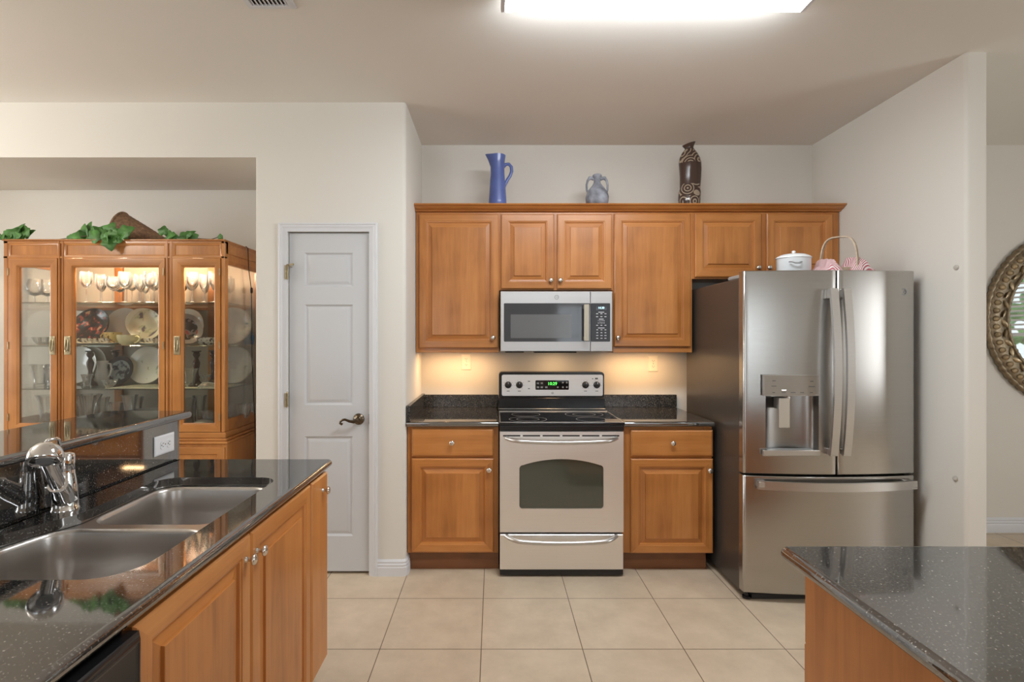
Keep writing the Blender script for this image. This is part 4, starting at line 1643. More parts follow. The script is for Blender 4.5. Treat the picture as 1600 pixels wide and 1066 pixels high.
# ================================================================== ISLAND
t = thing('countertop', 'black granite island top in the right foreground', 'countertop', (1.3, .6, ZK), 'black granite countertops')
IX = .692
mb = MB()
slab(mb, rpoly([(IX, -.35, .01), (2.05, -.35, .01), (2.05, 1.275, .02), (IX, 1.275, .024)]), .882, ZK, .0155)
mb.build('worktop', GRAN, t)
t = thing('island_cabinet', 'maple island cabinet with a plain side panel under the right foreground granite', 'cabinet', (1.3, .6, 0))
mb = MB(); mb.box(.724, 2.0, -.30, 1.212, .11, .8815, c=.001); mb.build('side_panel', W_V, t)
mb = MB(); mb.box(.80, 1.95, -.25, 1.14, 0, .11); mb.build('toe_kick', W_HX, t)
for k in range(2):
    xa = -1.99 + k * .632
    m = MB(); m.rings(backy(1.213), xa, xa + .626, .704, .862, DRWP(.020), mv=1, mh=1, mc=1); d = m.build('drawer', [W_V, W_HX], t, ang=12)
    knob(d, (-(xa + .313), 1.233, .783), (0, 1, 0))
    cab_door(t, backy(1.213), xa, xa + .626, .122, .698, (-(xa + .05), 1.233, .64), (0, 1, 0))

# wall bumpers on the wing wall
for lab, y, z in (('small round grey cap on the wing wall, above the refrigerator shoulder', 2.613, pz(418, 2.613)), ('small round grey cap low on the wing wall, near the island', 2.618, pz(748, 2.618))):
    m = MB(); m.lathe([(.013, 0), (.013, .004), (.010, .009), (.005, .011), (0, .0115)], 20, axis_to((2.3195, y, z), (-1, 0, 0)))
    o = m.build('wall_bumper', GREYPL if False else plain('cap_grey', (.50, .47, .43), .5), org=(2.3195, y, z))
    tag(o, lab, 'wall cap', 'wall caps')

# ================================================================== MIRROR
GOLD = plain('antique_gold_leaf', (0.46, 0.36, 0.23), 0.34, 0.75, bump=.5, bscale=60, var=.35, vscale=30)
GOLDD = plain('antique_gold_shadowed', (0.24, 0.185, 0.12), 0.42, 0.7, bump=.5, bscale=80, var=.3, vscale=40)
mcx, mcz, R0 = px(1683, 3.76), pz(498, 3.76), .652
t = thing('wall_mirror', 'round mirror in a wide ornate antique gold frame on the far right wall', 'mirror', (mcx, YW, mcz))


def torus(m, R, r, y, flat=1.0, n=96, k=10, wob=0, wn_=0):
    vv, ff = [], []
    for i in range(n):
        a = 2 * PI * i / n
        rr = r * (1 + wob * math.sin(wn_ * a))
        for j in range(k):
            b = 2 * PI * j / k
            q = R + rr * math.cos(b)
            vv.append((mcx + q * math.cos(a), y + rr * flat * math.sin(b), mcz + q * math.sin(a)))
    for i in range(n):
        for j in range(k):
            ff.append((i * k + j, i * k + (j + 1) % k, ((i + 1) % n) * k + (j + 1) % k, ((i + 1) % n) * k + j))
    m.add(vv, ff)


m = MB()
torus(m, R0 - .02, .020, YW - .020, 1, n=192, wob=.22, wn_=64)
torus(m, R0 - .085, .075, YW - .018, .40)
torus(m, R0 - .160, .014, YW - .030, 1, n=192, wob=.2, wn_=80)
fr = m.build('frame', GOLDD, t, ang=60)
m = MB()
for i in range(64):
    a = 2 * PI * i / 64
    c, s_ = math.cos(a), math.sin(a)
    q = R0 - .062
    m.lathe([(0, -.016), (.013, -.011), (.021, 0), (.016, .012), (0, .018)], 10, axis_to((mcx + q * c, YW - .048, mcz + q * s_), (0, -1, 0)))
for i in range(48):
    a = 2 * PI * (i + .5) / 48
    c, s_ = math.cos(a), math.sin(a)
    q = R0 - .115
    d = Vector((-s_ + .5 * c * (1 if i % 2 else -1), -.25, c + .5 * s_ * (1 if i % 2 else -1)))
    m.lathe([(0, -.034), (.011, -.02), (.016, 0), (.010, .022), (0, .038)], 8, axis_to((mcx + q * c, YW - .052, mcz + q * s_), d), sx=1, sy=.6)
m.build('leaf_carving', GOLD, t, ang=50)
m = MB()
m.lathe([(R0 - .155, 0), (R0 - .155, .003), (0, .003)], 64, axis_to((mcx, YW - .026, mcz), (0, -1, 0)))
m.build('mirror_glass', MIRR, t)

# ================================================================== ON TOP OF THE WALL CABINETS
BLUE = plain('blue_glaze', (0.085, 0.125, 0.36), 0.38, coat=.3, var=.12, vscale=14)
Yd = 3.53
t = thing('pitcher', 'tall blue ceramic pitcher with a spout and loop handle', 'pitcher', (px(777.5, Yd), Yd, ZTOP))
mb = MB()
bx, bz = px(777.5, Yd), ZTOP
hp = pz(243.5, Yd) - ZTOP
prof = [(.058, 0), (.062, .006), (.060, .04), (.053, .15), (.047, .23), (.045, .275), (.049, .315), (.054, hp)]
vv, ff = [], []
N = 36
for r_, z in prof + [(.050, hp - .002), (.041, hp - .06), (.042, hp - .16)]:
    for k in range(N):
        a = 2 * PI * k / N
        u = max(0, (z - .25) / (hp - .25))
        lip = max(0, math.cos(a - PI)) ** 5 * .030 * u ** 1.6
        vv.append((bx + (r_ + lip) * math.cos(a), Yd + r_ * math.sin(a), bz + z + (lip * .30 if z > .3 else 0)))
R_ = len(prof) + 3
for i in range(R_ - 1):
    for k in range(N):
        k2 = (k + 1) % N
        ff.append((i * N + k, i * N + k2, (i + 1) * N + k2, (i + 1) * N + k))
ff += [tuple(range(N))[::-1], tuple((R_ - 1) * N + k for k in range(N))]
mb.add(vv, ff)
mb.build('body', BLUE, t, ang=60)
mb = MB()
hz_ = lambda y: pz(y, Yd)
mb.tube([(px(786.5, Yd), Yd, hz_(261)), (px(790, Yd), Yd, hz_(257)), (px(795, Yd), Yd, hz_(256.5)), (px(799, Yd), Yd, hz_(261)), (px(799.5, Yd), Yd, hz_(268)),
         (px(797, Yd), Yd, hz_(275)), (px(793, Yd), Yd, hz_(281)), (px(789.5, Yd), Yd, hz_(288)), (px(787.5, Yd), Yd, hz_(294))], [.009, .009, .0085, .0085, .0085, .0085, .0085, .008, .007], 12, flat=1.3)
mb.build('handle', BLUE, t, ang=60)

STONE = plain('weathered_blue_grey', (0.235, 0.245, 0.285), 0.7, bump=.6, bscale=45, var=.55, vscale=16)
t = thing('vase', 'squat weathered blue-grey vase with two small shoulder handles', 'vase', (px(933, Yd), Yd, ZTOP))
bx = px(933, Yd)
hv = pz(273, Yd) - ZTOP
k_ = hv / .205
mb = MB()
mb.lathe([(.052, 0), (.066, .008), (.076, .035), (.078, .062), (.070, .090), (.052, .116), (.034, .136), (.024, .150), (.021, .175), (.023, .186), (.030, .193), (.031, .200), (.026, .205), (.020, .200), (.016, .17), (0, .165)], 40, Matrix.Translation((bx, Yd, ZTOP)) @ Matrix.Diagonal((1, 1, k_, 1)))
mb.build('body', STONE, t, ang=60)
for s_ in (-1, 1):
    mb = MB()
    mb.tube([(bx + s_ * .022, Yd, ZTOP + .172 * k_), (bx + s_ * .034, Yd, ZTOP + .182 * k_), (bx + s_ * .050, Yd, ZTOP + .184 * k_), (bx + s_ * .064, Yd, ZTOP + .168 * k_), (bx + s_ * .071, Yd, ZTOP + .14 * k_), (bx + s_ * .070, Yd, ZTOP + .110 * k_), (bx + s_ * .063, Yd, ZTOP + .095 * k_)],
            [.007, .012, .013, .008, .007, .007, .008], 10)
    mb.build('handle', STONE, t, ang=60)


def swirl_mat():
    m, nt, b = new_mat('brown_swirl_glaze')
    L = nt.links.new
    tc = N_(nt, 'ShaderNodeTexCoord')
    v = N_(nt, 'ShaderNodeTexVoronoi')
    v.inputs['Scale'].default_value = 13
    L(tc.outputs['Object'], v.inputs['Vector'])
    mu = N_(nt, 'ShaderNodeMath', operation='MULTIPLY'); mu.inputs[1].default_value = 28
    L(v.outputs['Distance'], mu.inputs[0])
    sn = N_(nt, 'ShaderNodeMath', operation='SINE')
    L(mu.outputs[0], sn.inputs[0])
    gt = N_(nt, 'ShaderNodeMath', operation='GREATER_THAN'); gt.inputs[1].default_value = .45
    L(sn.outputs[0], gt.inputs[0])
    # carved bands at the foot and the shoulder only
    sp_ = N_(nt, 'ShaderNodeSeparateXYZ'); L(tc.outputs['Object'], sp_.inputs[0])
    lo = N_(nt, 'ShaderNodeMath', operation='LESS_THAN'); lo.inputs[1].default_value = .150
    hi = N_(nt, 'ShaderNodeMath', operation='GREATER_THAN'); hi.inputs[1].default_value = .295
    h2 = N_(nt, 'ShaderNodeMath', operation='LESS_THAN'); h2.inputs[1].default_value = .392
    for q in (lo, hi, h2): L(sp_.outputs[2], q.inputs[0])
    an = N_(nt, 'ShaderNodeMath', operation='MULTIPLY'); L(hi.outputs[0], an.inputs[0]); L(h2.outputs[0], an.inputs[1])
    orr = N_(nt, 'ShaderNodeMath', operation='MAXIMUM'); L(lo.outputs[0], orr.inputs[0]); L(an.outputs[0], orr.inputs[1])
    fi = N_(nt, 'ShaderNodeMath', operation='MULTIPLY'); L(gt.outputs[0], fi.inputs[0]); L(orr.outputs[0], fi.inputs[1])
    mx = N_(nt, 'ShaderNodeMix', data_type='RGBA')
    L(fi.outputs[0], mx.inputs['Factor'])
    mx.inputs['A'].default_value = (.060, .035, .027, 1)
    mx.inputs['B'].default_value = (.33, .26, .19, 1)
    L(mx.outputs['Result'], b.inputs['Base Color'])
    b.inputs['Roughness'].default_value = .16
    bm = N_(nt, 'ShaderNodeBump'); bm.inputs['Strength'].default_value = .5; bm.inputs['Distance'].default_value = .003
    L(fi.outputs[0], bm.inputs['Height']); L(bm.outputs['Normal'], b.inputs['Normal'])
    return m


t = thing('bottle_vase', 'tall dark brown glazed bottle vase with carved swirls', 'vase', (px(1077, Yd), Yd, ZTOP))
bx = px(1077, Yd)
hb = pz(225, Yd) - ZTOP
mb = MB()
rb = random.Random(5)
prof = [(.066, 0), (.072, .01), (.074, .05), (.072, .10), (.066, .125), (.067, .2), (.070, .26), (.071, .30), (.066, .33), (.052, .362), (.036, .385), (.028, .395), (.030, .405), (.040, .420), (.044, .428), (.040, .426), (.024, .40), (0, .38)]
vv, ff = [], []
N = 40
for r_, z in prof:
    for k in range(N):
        a = 2 * PI * k / N
        rr = r_ * (1 + .045 * math.sin(2 * a + z * 9) + .03 * math.sin(3 * a - z * 17))
        tip = .010 * math.cos(a) * max(0, z - .38) / .04
        lean = .006 * math.sin(z * 8)
        vv.append((bx + lean + rr * math.cos(a), Yd + rr * .8 * math.sin(a), ZTOP + z * hb / .428 + tip))
for i in range(len(prof) - 1):
    for k in range(N):
        k2 = (k + 1) % N
        ff.append((i * N + k, i * N + k2, (i + 1) * N + k2, (i + 1) * N + k))
ff.append(tuple(range(N))[::-1])
mb.add(vv, ff)
mb.build('body', swirl_mat(), t, ang=60)

# ================================================================== ON TOP OF THE REFRIGERATOR
ENAM = plain('white_enamel', (0.80, 0.82, 0.84), 0.15, coat=.4)
ZF = 1.7425
Yp = 2.99
t = thing('enamel_pot', 'small white enamel pot with a domed lid on top of the refrigerator', 'pot', (px(1240, Yp), Yp, ZF))
bx = px(1240, Yp)
zr = pz(404.5, Yp)
mb = MB()
rp_ = .091
mb.lathe([(rp_ * .93, 0), (rp_, .008), (rp_, zr - ZF - .004), (rp_ * 1.03, zr - ZF), (rp_ * .96, zr - ZF), (rp_ * .95, .02), (0, .012)], 40, Matrix.Translation((bx, Yp, ZF)), sy=.85)
po = mb.build('body', ENAM, t, ang=40)
mb = MB()
zl = zr - ZF + .001
hl = pz(397, Yp) - zr
mb.lathe([(rp_ * 1.06, 0), (rp_ * 1.05, .004), (rp_ * .95, hl * .45), (rp_ * .7, hl * .82), (rp_ * .35, hl * .98), (0, hl)], 40, Matrix.Translation((bx, Yp, ZF + zl)), sy=.85)
li = mb.build('lid', ENAM, t, ang=40)
mb = MB()
mb.lathe([(.007, 0), (.006, .004), (.010, .009), (.011, .013), (.007, .018), (0, .019)], 18, Matrix.Translation((bx + .0, Yp, ZF + zl + hl - .001)))
mb.build('knob', ENAM, li, ang=60)
for s_, nm in ((-1, 0), (1, 1)):
    mb = MB()
    hxp = bx - .036 if s_ < 0 else bx
    yy = Yp + s_ * rp_ * .85
    mb.tube([(hxp - .030, yy - s_ * .004, zr - .028), (hxp - .026, yy + s_ * .016, zr - .030), (hxp - .012, yy + s_ * .022, zr - .037), (hxp + .012, yy + s_ * .022, zr - .037), (hxp + .026, yy + s_ * .016, zr - .030), (hxp + .030, yy - s_ * .004, zr - .028)], .0055, 8, flat=.7)
    mb.build('handle', GREYPL, t, ang=60)

WICK = plain('pale_wicker', (0.42, 0.33, 0.23), 0.7, bump=.8, bscale=150, var=.25, vscale=60)
Yb = 2.97
bx = px(1312, Yb)
t = thing('basket', 'small pale wicker basket with an arched handle on top of the refrigerator', 'basket', (bx, Yb, ZF))
mb = MB()
prof = []
for k in range(9):
    z = .002 + k * .0095
    prof.append((.088 + .018 * (k / 8) + (.002 if k % 2 else 0), z))
prof += [(.100, .080), (.084, .010), (0, .008)]
mb.lathe([(r_ * .86, z * .85) for r_, z in prof], 40, Matrix.Translation((bx, Yb, ZF)), sx=1.18, sy=.8)
mb.build('woven_body', WICK, t, ang=60)
mb = MB()
ztp = pz(370.5, Yb)
xl, xr = px(1295.5, Yb), px(1326, Yb)
pts = []
for k in range(21):
    a = PI * k / 20
    e = math.cos(a); f_ = math.sin(a)
    pts.append(((xl + xr) / 2 - (xr - xl) / 2 * (abs(e) ** .45) * (1 if e > 0 else -1), Yb - .0 + .075 * (abs(e) ** .7) * (1 if e > 0 else -1), ZF + .03 + (ztp - ZF - .03) * f_ ** .6))
for d in (0,):
    vv, ff = [], []
    for i, p in enumerate(pts):
        p = Vector(p)
        tt = (Vector(pts[min(i + 1, 20)]) - Vector(pts[max(i - 1, 0)])).normalized()
        hw = Vector((.80, .60, 0)).normalized()
        hw = (hw - tt * hw.dot(tt)).normalized() * .0120
        nn_ = tt.cross(hw).normalized() * .0032
        vv += [p - hw - nn_, p + hw - nn_, p + hw + nn_, p - hw + nn_]
    for i in range(20):
        for q in range(4):
            ff.append((i * 4 + q, i * 4 + (q + 1) % 4, i * 4 + 4 + (q + 1) % 4, i * 4 + 4 + q))
    ff += [(3, 2, 1, 0), (80, 81, 82, 83)]
    mb.add(vv, ff)
mb.build('handle', plain('split_wood', (.50, .40, .29), .55, var=.2, vscale=50), t)


def stripe_mat():
    m, nt, b = new_mat('red_white_stripe_cloth')
    L = nt.links.new
    uv = N_(nt, 'ShaderNodeUVMap'); uv.uv_map = 'UVMap'
    s_ = N_(nt, 'ShaderNodeSeparateXYZ'); L(uv.outputs[0], s_.inputs[0])
    mu = N_(nt, 'ShaderNodeMath', operation='MULTIPLY'); mu.inputs[1].default_value = 64
    L(s_.outputs[0], mu.inputs[0])
    f = N_(nt, 'ShaderNodeMath', operation='FRACT'); L(mu.outputs[0], f.inputs[0])
    g = N_(nt, 'ShaderNodeMath', operation='GREATER_THAN'); g.inputs[1].default_value = .52; L(f.outputs[0], g.inputs[0])
    mx = N_(nt, 'ShaderNodeMix', data_type='RGBA'); L(g.outputs[0], mx.inputs['Factor'])
    mx.inputs['A'].default_value = (.76, .70, .69, 1); mx.inputs['B'].default_value = (.48, .12, .15, 1)
    L(mx.outputs['Result'], b.inputs['Base Color'])
    b.inputs['Roughness'].default_value = .9
    return m


def cloth(name, x0, x1, cy_, zfun, wy, mat, seed):
    """a crumpled cloth draped over the basket: folds run across it and the ends hang down"""
    from mathutils import noise
    n, k = 90, 40
    vv, ff, uv = [], [], []
    for i in range(n + 1):
        for j in range(k + 1):
            u, v = i / n, j / k * 2 - 1
            x = x0 + (x1 - x0) * u
            top = zfun(u)
            p = Vector((u * 5.0 + seed, v * 1.6, seed))
            fold = noise.noise(p * 1.25) * .017 + abs(noise.noise(p * 2.3 + Vector((3, 3, 1)))) * .016
            e = max(0.0, 1 - abs(v) ** 2.2)
            z = ZF + .001 + max(0, (top - ZF) * e ** .55 + fold * e ** .5)
            vv.append((x + .012 * noise.noise(p * 1.7 + Vector((9, 0, 0))), cy_ + wy * v + .012 * noise.noise(p * 1.4 + Vector((0, 7, 0))), z))
            uv.append((u * .30 + .16 * v * (1 if u < .55 else -1) + .06 * noise.noise(p * .5), v))
    for i in range(n):
        for j in range(k):
            a = i * (k + 1) + j
            ff.append((a, a + k + 1, a + k + 2, a + 1))
    m = MB(); m.add(vv, ff)
    o = m.build(name, mat, org=((x0 + x1) / 2, cy_, ZF), ang=80)
    me = o.data
    ul = me.uv_layers.new(name='UVMap')
    for l in me.loops:
        ul.data[l.index].uv = uv[l.vertex_index]
    md = o.modifiers.new('thickness', 'SOLIDIFY'); md.thickness = .003
    return o


def ctop(u):
    pts = [(0, .012), (.06, .045), (.16, .075), (.22, .125), (.30, .122), (.38, .070), (.48, .056), (.58, .075), (.70, .132), (.78, .125), (.88, .085), (.95, .055), (1, .010)]
    for (a, b), (c_, d_) in zip(pts, pts[1:]):
        if u <= c_:
            return ZF + b + (d_ - b) * (u - a) / (c_ - a)
    return ZF + .01


o = cloth('dish_cloth', px(1267, Yb), px(1358, Yb), Yb + .002, ctop, .108, stripe_mat(), 2.3)
tag(o, 'red and white striped cloth heaped in the wicker basket on the refrigerator', 'cloth')

# ================================================================== CHINA CABINET
YC, YCB = 3.22, 3.74
hx_ = lambda x: px(x, YC)
hz_ = lambda y: pz(y, YC)
HX0, HX1 = hx_(5), hx_(351)
HZ1, HZB, HZW = hz_(374), hz_(690), hz_(676)
t = thing('china_cabinet', 'fruitwood china cabinet with glass doors and lit shelves in the dining niche', 'china cabinet', ((HX0 + HX1) / 2, 3.48, 0))
CC = t
# base
mb = MB(); mb.box(HX0 - .02, HX1 + .022, YC - .020, YCB, 0, HZB - .012, c=.003)
base = mb.build('base_cabinet', C_V, t)
mb = MB(); mb.box(HX0 - .028, HX1 + .030, YC - .03, YCB, HZB - .012, HZB + .004, c=.004)
mb.box(HX0 - .018, HX1 + .020, YC - .018, YCB, HZB + .004, HZB + .020, c=.004)
mb.box(HX0 - .006, HX1 + .008, YC - .008, YCB, HZB + .020, HZW, c=.004)
mb.build('waist_molding', C_H, t)
for a, b in ((12, 90), (100, 258), (268, 354)):
    mb = MB()
    mb.rings(fronty(YC - .020), hx_(a), hx_(b), .12, HZB - .030, [(0, 0), (0, .010), (.004, .014), (.040, .014), (.046, .006), (.05, .006)], mh=1)
    mb.build('base_door', [C_V, C_H], base, ang=20)
# carcass of the glazed top
mb = MB(); mb.box(HX0, HX1, YC + .02, YCB, HZ1 - .085, HZ1 - .002); mb.build('top_board', C_H, t)
mb = MB(); mb.box(HX0 + .004, HX1 - .004, YC + .01, YCB, HZW, HZW + .022); mb.build('floor_board', C_H, t)
# corner posts and pilasters
for a, b in ((5, 12.5), (345, 351)):
    mb = MB(); mb.box(hx_(a), hx_(b), YC, YC + .045, HZW, HZ1 - .002, c=.004); mb.build('corner_post', C_V, t)
for xx in (HX0, HX1 - .04):
    mb = MB(); mb.box(xx, xx + .04, YCB - .04, YCB, HZW + .022, HZ1 - .085, c=.003); mb.build('rear_post', C_V, t)
for a, b in ((90.5, 100), (258.5, 269.5)):
    mb = MB()
    xa, xb = hx_(a), hx_(b)
    w3 = (xb - xa)
    mb.box(xa, xa + w3 * .36, YC - .004, YC + .05, HZW, HZ1 - .004, c=.005)
    mb.box(xb - w3 * .36, xb, YC - .004, YC + .05, HZW, HZ1 - .004, c=.005)
    mb.box(xa + w3 * .3, xb - w3 * .3, YC + .006, YC + .05, HZW, HZ1 - .004)
    mb.build('pilaster', C_V, t)
    mb = MB(); mb.box(xa - .006, xb + .012, YCB - .034, YCB - .013, HZW + .022, HZ1 - .085, c=.002); mb.build('back_stile', C_V, t)
# cornice, frieze panels
mb = MB()
mb.box(HX0 - .004, HX1 + .004, YC - .008, YCB, HZ1 - .010, HZ1, c=.003)
mb.box(HX0, HX1, YC, YC + .03, HZ1 - .026, HZ1 - .010, c=.002)
mb.box(HX0, HX1, YC, YC + .03, hz_(403.5), hz_(400.5), c=.001)
mb.build('cornice', C_H, t)
for a, b in ((12.5, 90.5), (100, 258.5), (269.5, 345)):
    mb = MB(); mb.rings(fronty(YC + .002), hx_(a), hx_(b), hz_(401), HZ1 - .024, [(0, 0), (.004, -.001), (.012, -.006), (.012, -.009), (.014, -.009)], mh=1)
    mb.build('frieze_panel', [C_V, C_H], t, ang=20)
# plain beige back lining
mb = MB(); mb.box(HX0 + .02, HX1 - .02, YCB - .012, YCB - .008, HZW + .022, HZ1 - .085); mb.build('back_lining', plain('beige_cabinet_lining', (.46, .41, .32), .5, var=.02), t)
mb = MB(); mb.box(HX0 + .004, HX1 - .004, YCB - .008, YCB - .001, HZW + .022, HZ1 - .085); mb.build('back_panel', C_V, t)
# sides
for s_, xx in ((-1, HX0), (1, HX1)):
    xo, xi = (xx, xx + .022) if s_ < 0 else (xx - .022, xx)
    for za, zb in ((HZ1 - .15, HZ1 - .085), (HZW, HZW + .075)):
        mb = MB(); mb.box(xo, xi, YC + .045, YCB - .04, za, zb, c=.002); mb.build('side_rail', C_H, t)
    mb = MB(); mb.box((xo + xi) / 2 - .002, (xo + xi) / 2 + .002, YC + .045, YCB - .04, HZW + .075, HZ1 - .15)
    mb.build('side_pane', PANE, t)
    if s_ > 0:
        mb = MB(); mb.box(xx - .004, xx + .003, YC + .05, YCB - .03, HZ1 - .082, HZ1 - .026, c=.002); mb.build('side_frieze', C_H, t)
# glazed doors
for (a, b, ga, gb, hnd, hinge) in ((13.5, 89.8, 29, 77, (79, 87.2), 14), (101, 257.8, 115.2, 246.6, (101.8, 111.5), 256.5), (270, 344.5, 286, 334.3, (272.8, 282), 344)):
    xa, xb = hx_(a), hx_(b)
    za, zb = hz_(675), hz_(403.8)
    fwx = (hx_(ga) - xa, xb - hx_(gb))
    gz0, gz1 = hz_(661.5), hz_(417.8)
    gxa, gxb = hx_(ga), hx_(gb)
    mb = MB()
    # frame ring with mitred corners
    prof = [(0, 0, .02), (0, 0, 0), (.003, 0, -.004), (.45, 0, -.005), (.8, 0, -.003), (.93, 0, .004), (1, 0, .006), (1, 0, .02)]
    vv, ff, mi = [], [], []
    for f_, _, dy in prof:
        f_ = f_ if f_ > .01 else f_ * .9
        vv += [(xa + (gxa - xa) * f_, YC + dy, za + (gz0 - za) * f_), (xb + (gxb - xb) * f_, YC + dy, za + (gz0 - za) * f_),
               (xb + (gxb - xb) * f_, YC + dy, zb + (gz1 - zb) * f_), (xa + (gxa - xa) * f_, YC + dy, zb + (gz1 - zb) * f_)]
    b0 = len(mb.v)
    for i in range(len(prof) - 1):
        for k in range(4):
            mb.f.append([i * 4 + k, i * 4 + (k + 1) % 4, i * 4 + 4 + (k + 1) % 4, i * 4 + 4 + k]); mb.m.append(1 if k in (0, 2) else 0)
    mb.v += [Vector(p) for p in vv]
    d = mb.build('door', [C_V, C_H], t, ang=20)
    mb = MB(); mb.box(gxa - .004, gxb + .004, YC + .010, YC + .013, gz0 - .004, gz1 + .004); mb.build('pane', PANE, d)
    mb = MB()
    ha, hb = hx_(hnd[0]), hx_(hnd[1])
    mb.rings(fronty(YC - .004), ha, hb, hz_(554.5), hz_(525.5), [(0, 0), (0, .003), (.003, .005), (.006, .005)])
    mb.build('handle_plate', BRASS, d)
    mb = MB()
    mb.tube([((ha + hb) / 2 - .008, YC - .010, hz_(532)), ((ha + hb) / 2 - .008, YC - .016, hz_(546)), ((ha + hb) / 2, YC - .018, hz_(549.5)), ((ha + hb) / 2 + .008, YC - .016, hz_(546)), ((ha + hb) / 2 + .008, YC - .010, hz_(532)), ((ha + hb) / 2, YC - .009, hz_(531))], .003, 8, closed=True)
    mb.build('handle', BRASS, d)
    for hy in (425, 540, 652):
        mb = MB(); mb.lathe([(.004, -.022), (.004, .022)], 10, Matrix.Translation((hx_(hinge), YC - .006, hz_(hy)))); mb.build('hinge', BRASS, d)
# glass shelves
ZSH = [pz(472, 3.27), pz(540, 3.27), pz(607.8, 3.27)]
for z in ZSH:
    mb = MB(); mb.box(HX0 + .03, HX1 - .03, YC + .055, YCB - .036, z - .007, z, c=.001); mb.build('shelf', SHELFG, t)
mb = MB(); mb.box(HX0 + .06, HX1 - .06, YCB - .036, YCB - .012, ZSH[0] - .030, ZSH[0] - .008, c=.002); mb.build('shelf_batten', C_H, t)
# lamp inside the top
for xx in (-2.62, -2.33, -1.86):
    mb = MB(); mb.lathe([(.02, -.097), (.022, -.09), (.022, -.0855)], 20, Matrix.Translation((xx, 3.275, HZ1))); mb.build('lamp', emit('cabinet_bulb', (1, .72, .42), 6), t)
for xx in (-2.62, -2.33, -1.86):
    ld_ = bpy.data.lights.new('cabinet_lamp', 'POINT'); ld_.energy = 8.5; ld_.color = (1, .78, .54); ld_.shadow_soft_size = .03
    l = bpy.data.objects.new('cabinet_lamp', ld_); COL.objects.link(l); l.parent = t
    l.location = (xx - (HX0 + HX1) / 2, 3.275 - 3.48, HZ1 - .125)
ZFL = HZW + .022

# ---------------------------------------------------------------- what stands in it
def put(mb_, name, label, cat, loc, mats, group=None, rot=(0, 0, 0), ang=60):
    o = mb_.build(name, mats, ang=ang)
    o.location = loc
    o.rotation_euler = rot
    tag(o, label, cat, group)
    return o


# stemmed glasses on the lit top shelf
def glass_proto(h, rb, rf, stem, label, group):
    t = thing('wine_glass', label, 'glass', (0, 0, 0), group)
    m = MB(); m.lathe([(rf, 0), (rf, .0015), (rf * .4, .004), (.0035, .008), (.003, h * .22), (.0034, h * stem)], 18)
    m.build('stem', CRYST, t, ang=60)
    m = MB()
    b0 = h * stem
    hb_ = h - b0
    m.lathe([(.004, b0), (rb * .55, b0 + hb_ * .10), (rb * .9, b0 + hb_ * .32), (rb, b0 + hb_ * .58), (rb * .9, h), (rb * .87, h), (rb * .96, b0 + hb_ * .58), (rb * .85, b0 + hb_ * .33), (rb * .48, b0 + hb_ * .13), (0, b0 + hb_ * .06)], 18)
    m.build('bowl', CRYST, t, ang=60)
    return t


zt1 = ZSH[0] + .0005
rg = random.Random(11)
GG = 'stemmed glasses on the lit shelf'
LG = 'clear stemmed wine glass among the crowd on the lit top shelf of the china cabinet'
protos = [glass_proto(.195, .036, .034, .47, LG, GG), glass_proto(.180, .028, .031, .42, LG, GG), glass_proto(.165, .040, .034, .50, LG, GG)]
spots = []
x = -2.60
i = 0
rows = (3.335, 3.435, 3.545)
for r_, Yr in enumerate(rows):
    x = -2.605 + .03 * r_
    while x < -1.735:
        spots.append((x + rg.uniform(-.008, .008), Yr + rg.uniform(-.010, .010)))
        x += .083
        if -2.10 < x < -2.03 and r_ < 1: x += .03
for i, (x, y) in enumerate(spots):
    p = protos[(i * 7 + i // 5) % 3]
    if not p.get('used'):
        p.location = (x, y, zt1); p.rotation_euler = (0, 0, rg.random() * 6); p['used'] = 1
    else:
        o = dup(p, (x, y, zt1), (0, 0, rg.random() * 6))
for o in list(COL.objects):
    if 'used' in o.keys(): del o['used']
# brandy snifters behind the left door
def snifter(label):
    t = thing('brandy_snifter', label, 'glass', (0, 0, 0), 'brandy snifters')
    m = MB(); m.lathe([(.032, 0), (.032, .002), (.006, .006), (.0045, .035), (.006, .045)], 20); m.build('stem', CRYST, t, ang=60)
    m = MB(); m.lathe([(.005, .045), (.030, .052), (.045, .075), (.050, .098), (.045, .130), (.038, .152), (.037, .152), (.044, .13), (.049, .098), (.043, .074), (.027, .054), (0, .050)], 24); m.build('bowl', CRYST, t, ang=60)
    return t


sn = snifter('round brandy snifter alone at the left of the top cabinet shelf')
sn.location = (px(54, 3.36), 3.36, zt1)
dup(sn, (px(74, 3.40), 3.40, zt1), label='brandy snifter half hidden by the left door frame of the china cabinet')


# plates
PORC = plain('white_porcelain', (0.84, 0.82, 0.76), 0.2, coat=.3)
PORCG = plain('cream_porcelain', (0.66, 0.62, 0.52), 0.22, coat=.3)
YELL = plain('yellow_glaze', (0.72, 0.52, 0.16), 0.25, coat=.3)
PYEL = plain('pale_yellow_glaze', (0.72, 0.64, 0.36), 0.25, coat=.3)
WENGE = plain('dark_turned_wood', (0.055, 0.022, 0.018), 0.3, coat=.3)
BLUEG = plain('blue_glass', (0.06, 0.17, 0.36), 0.1, coat=.3)


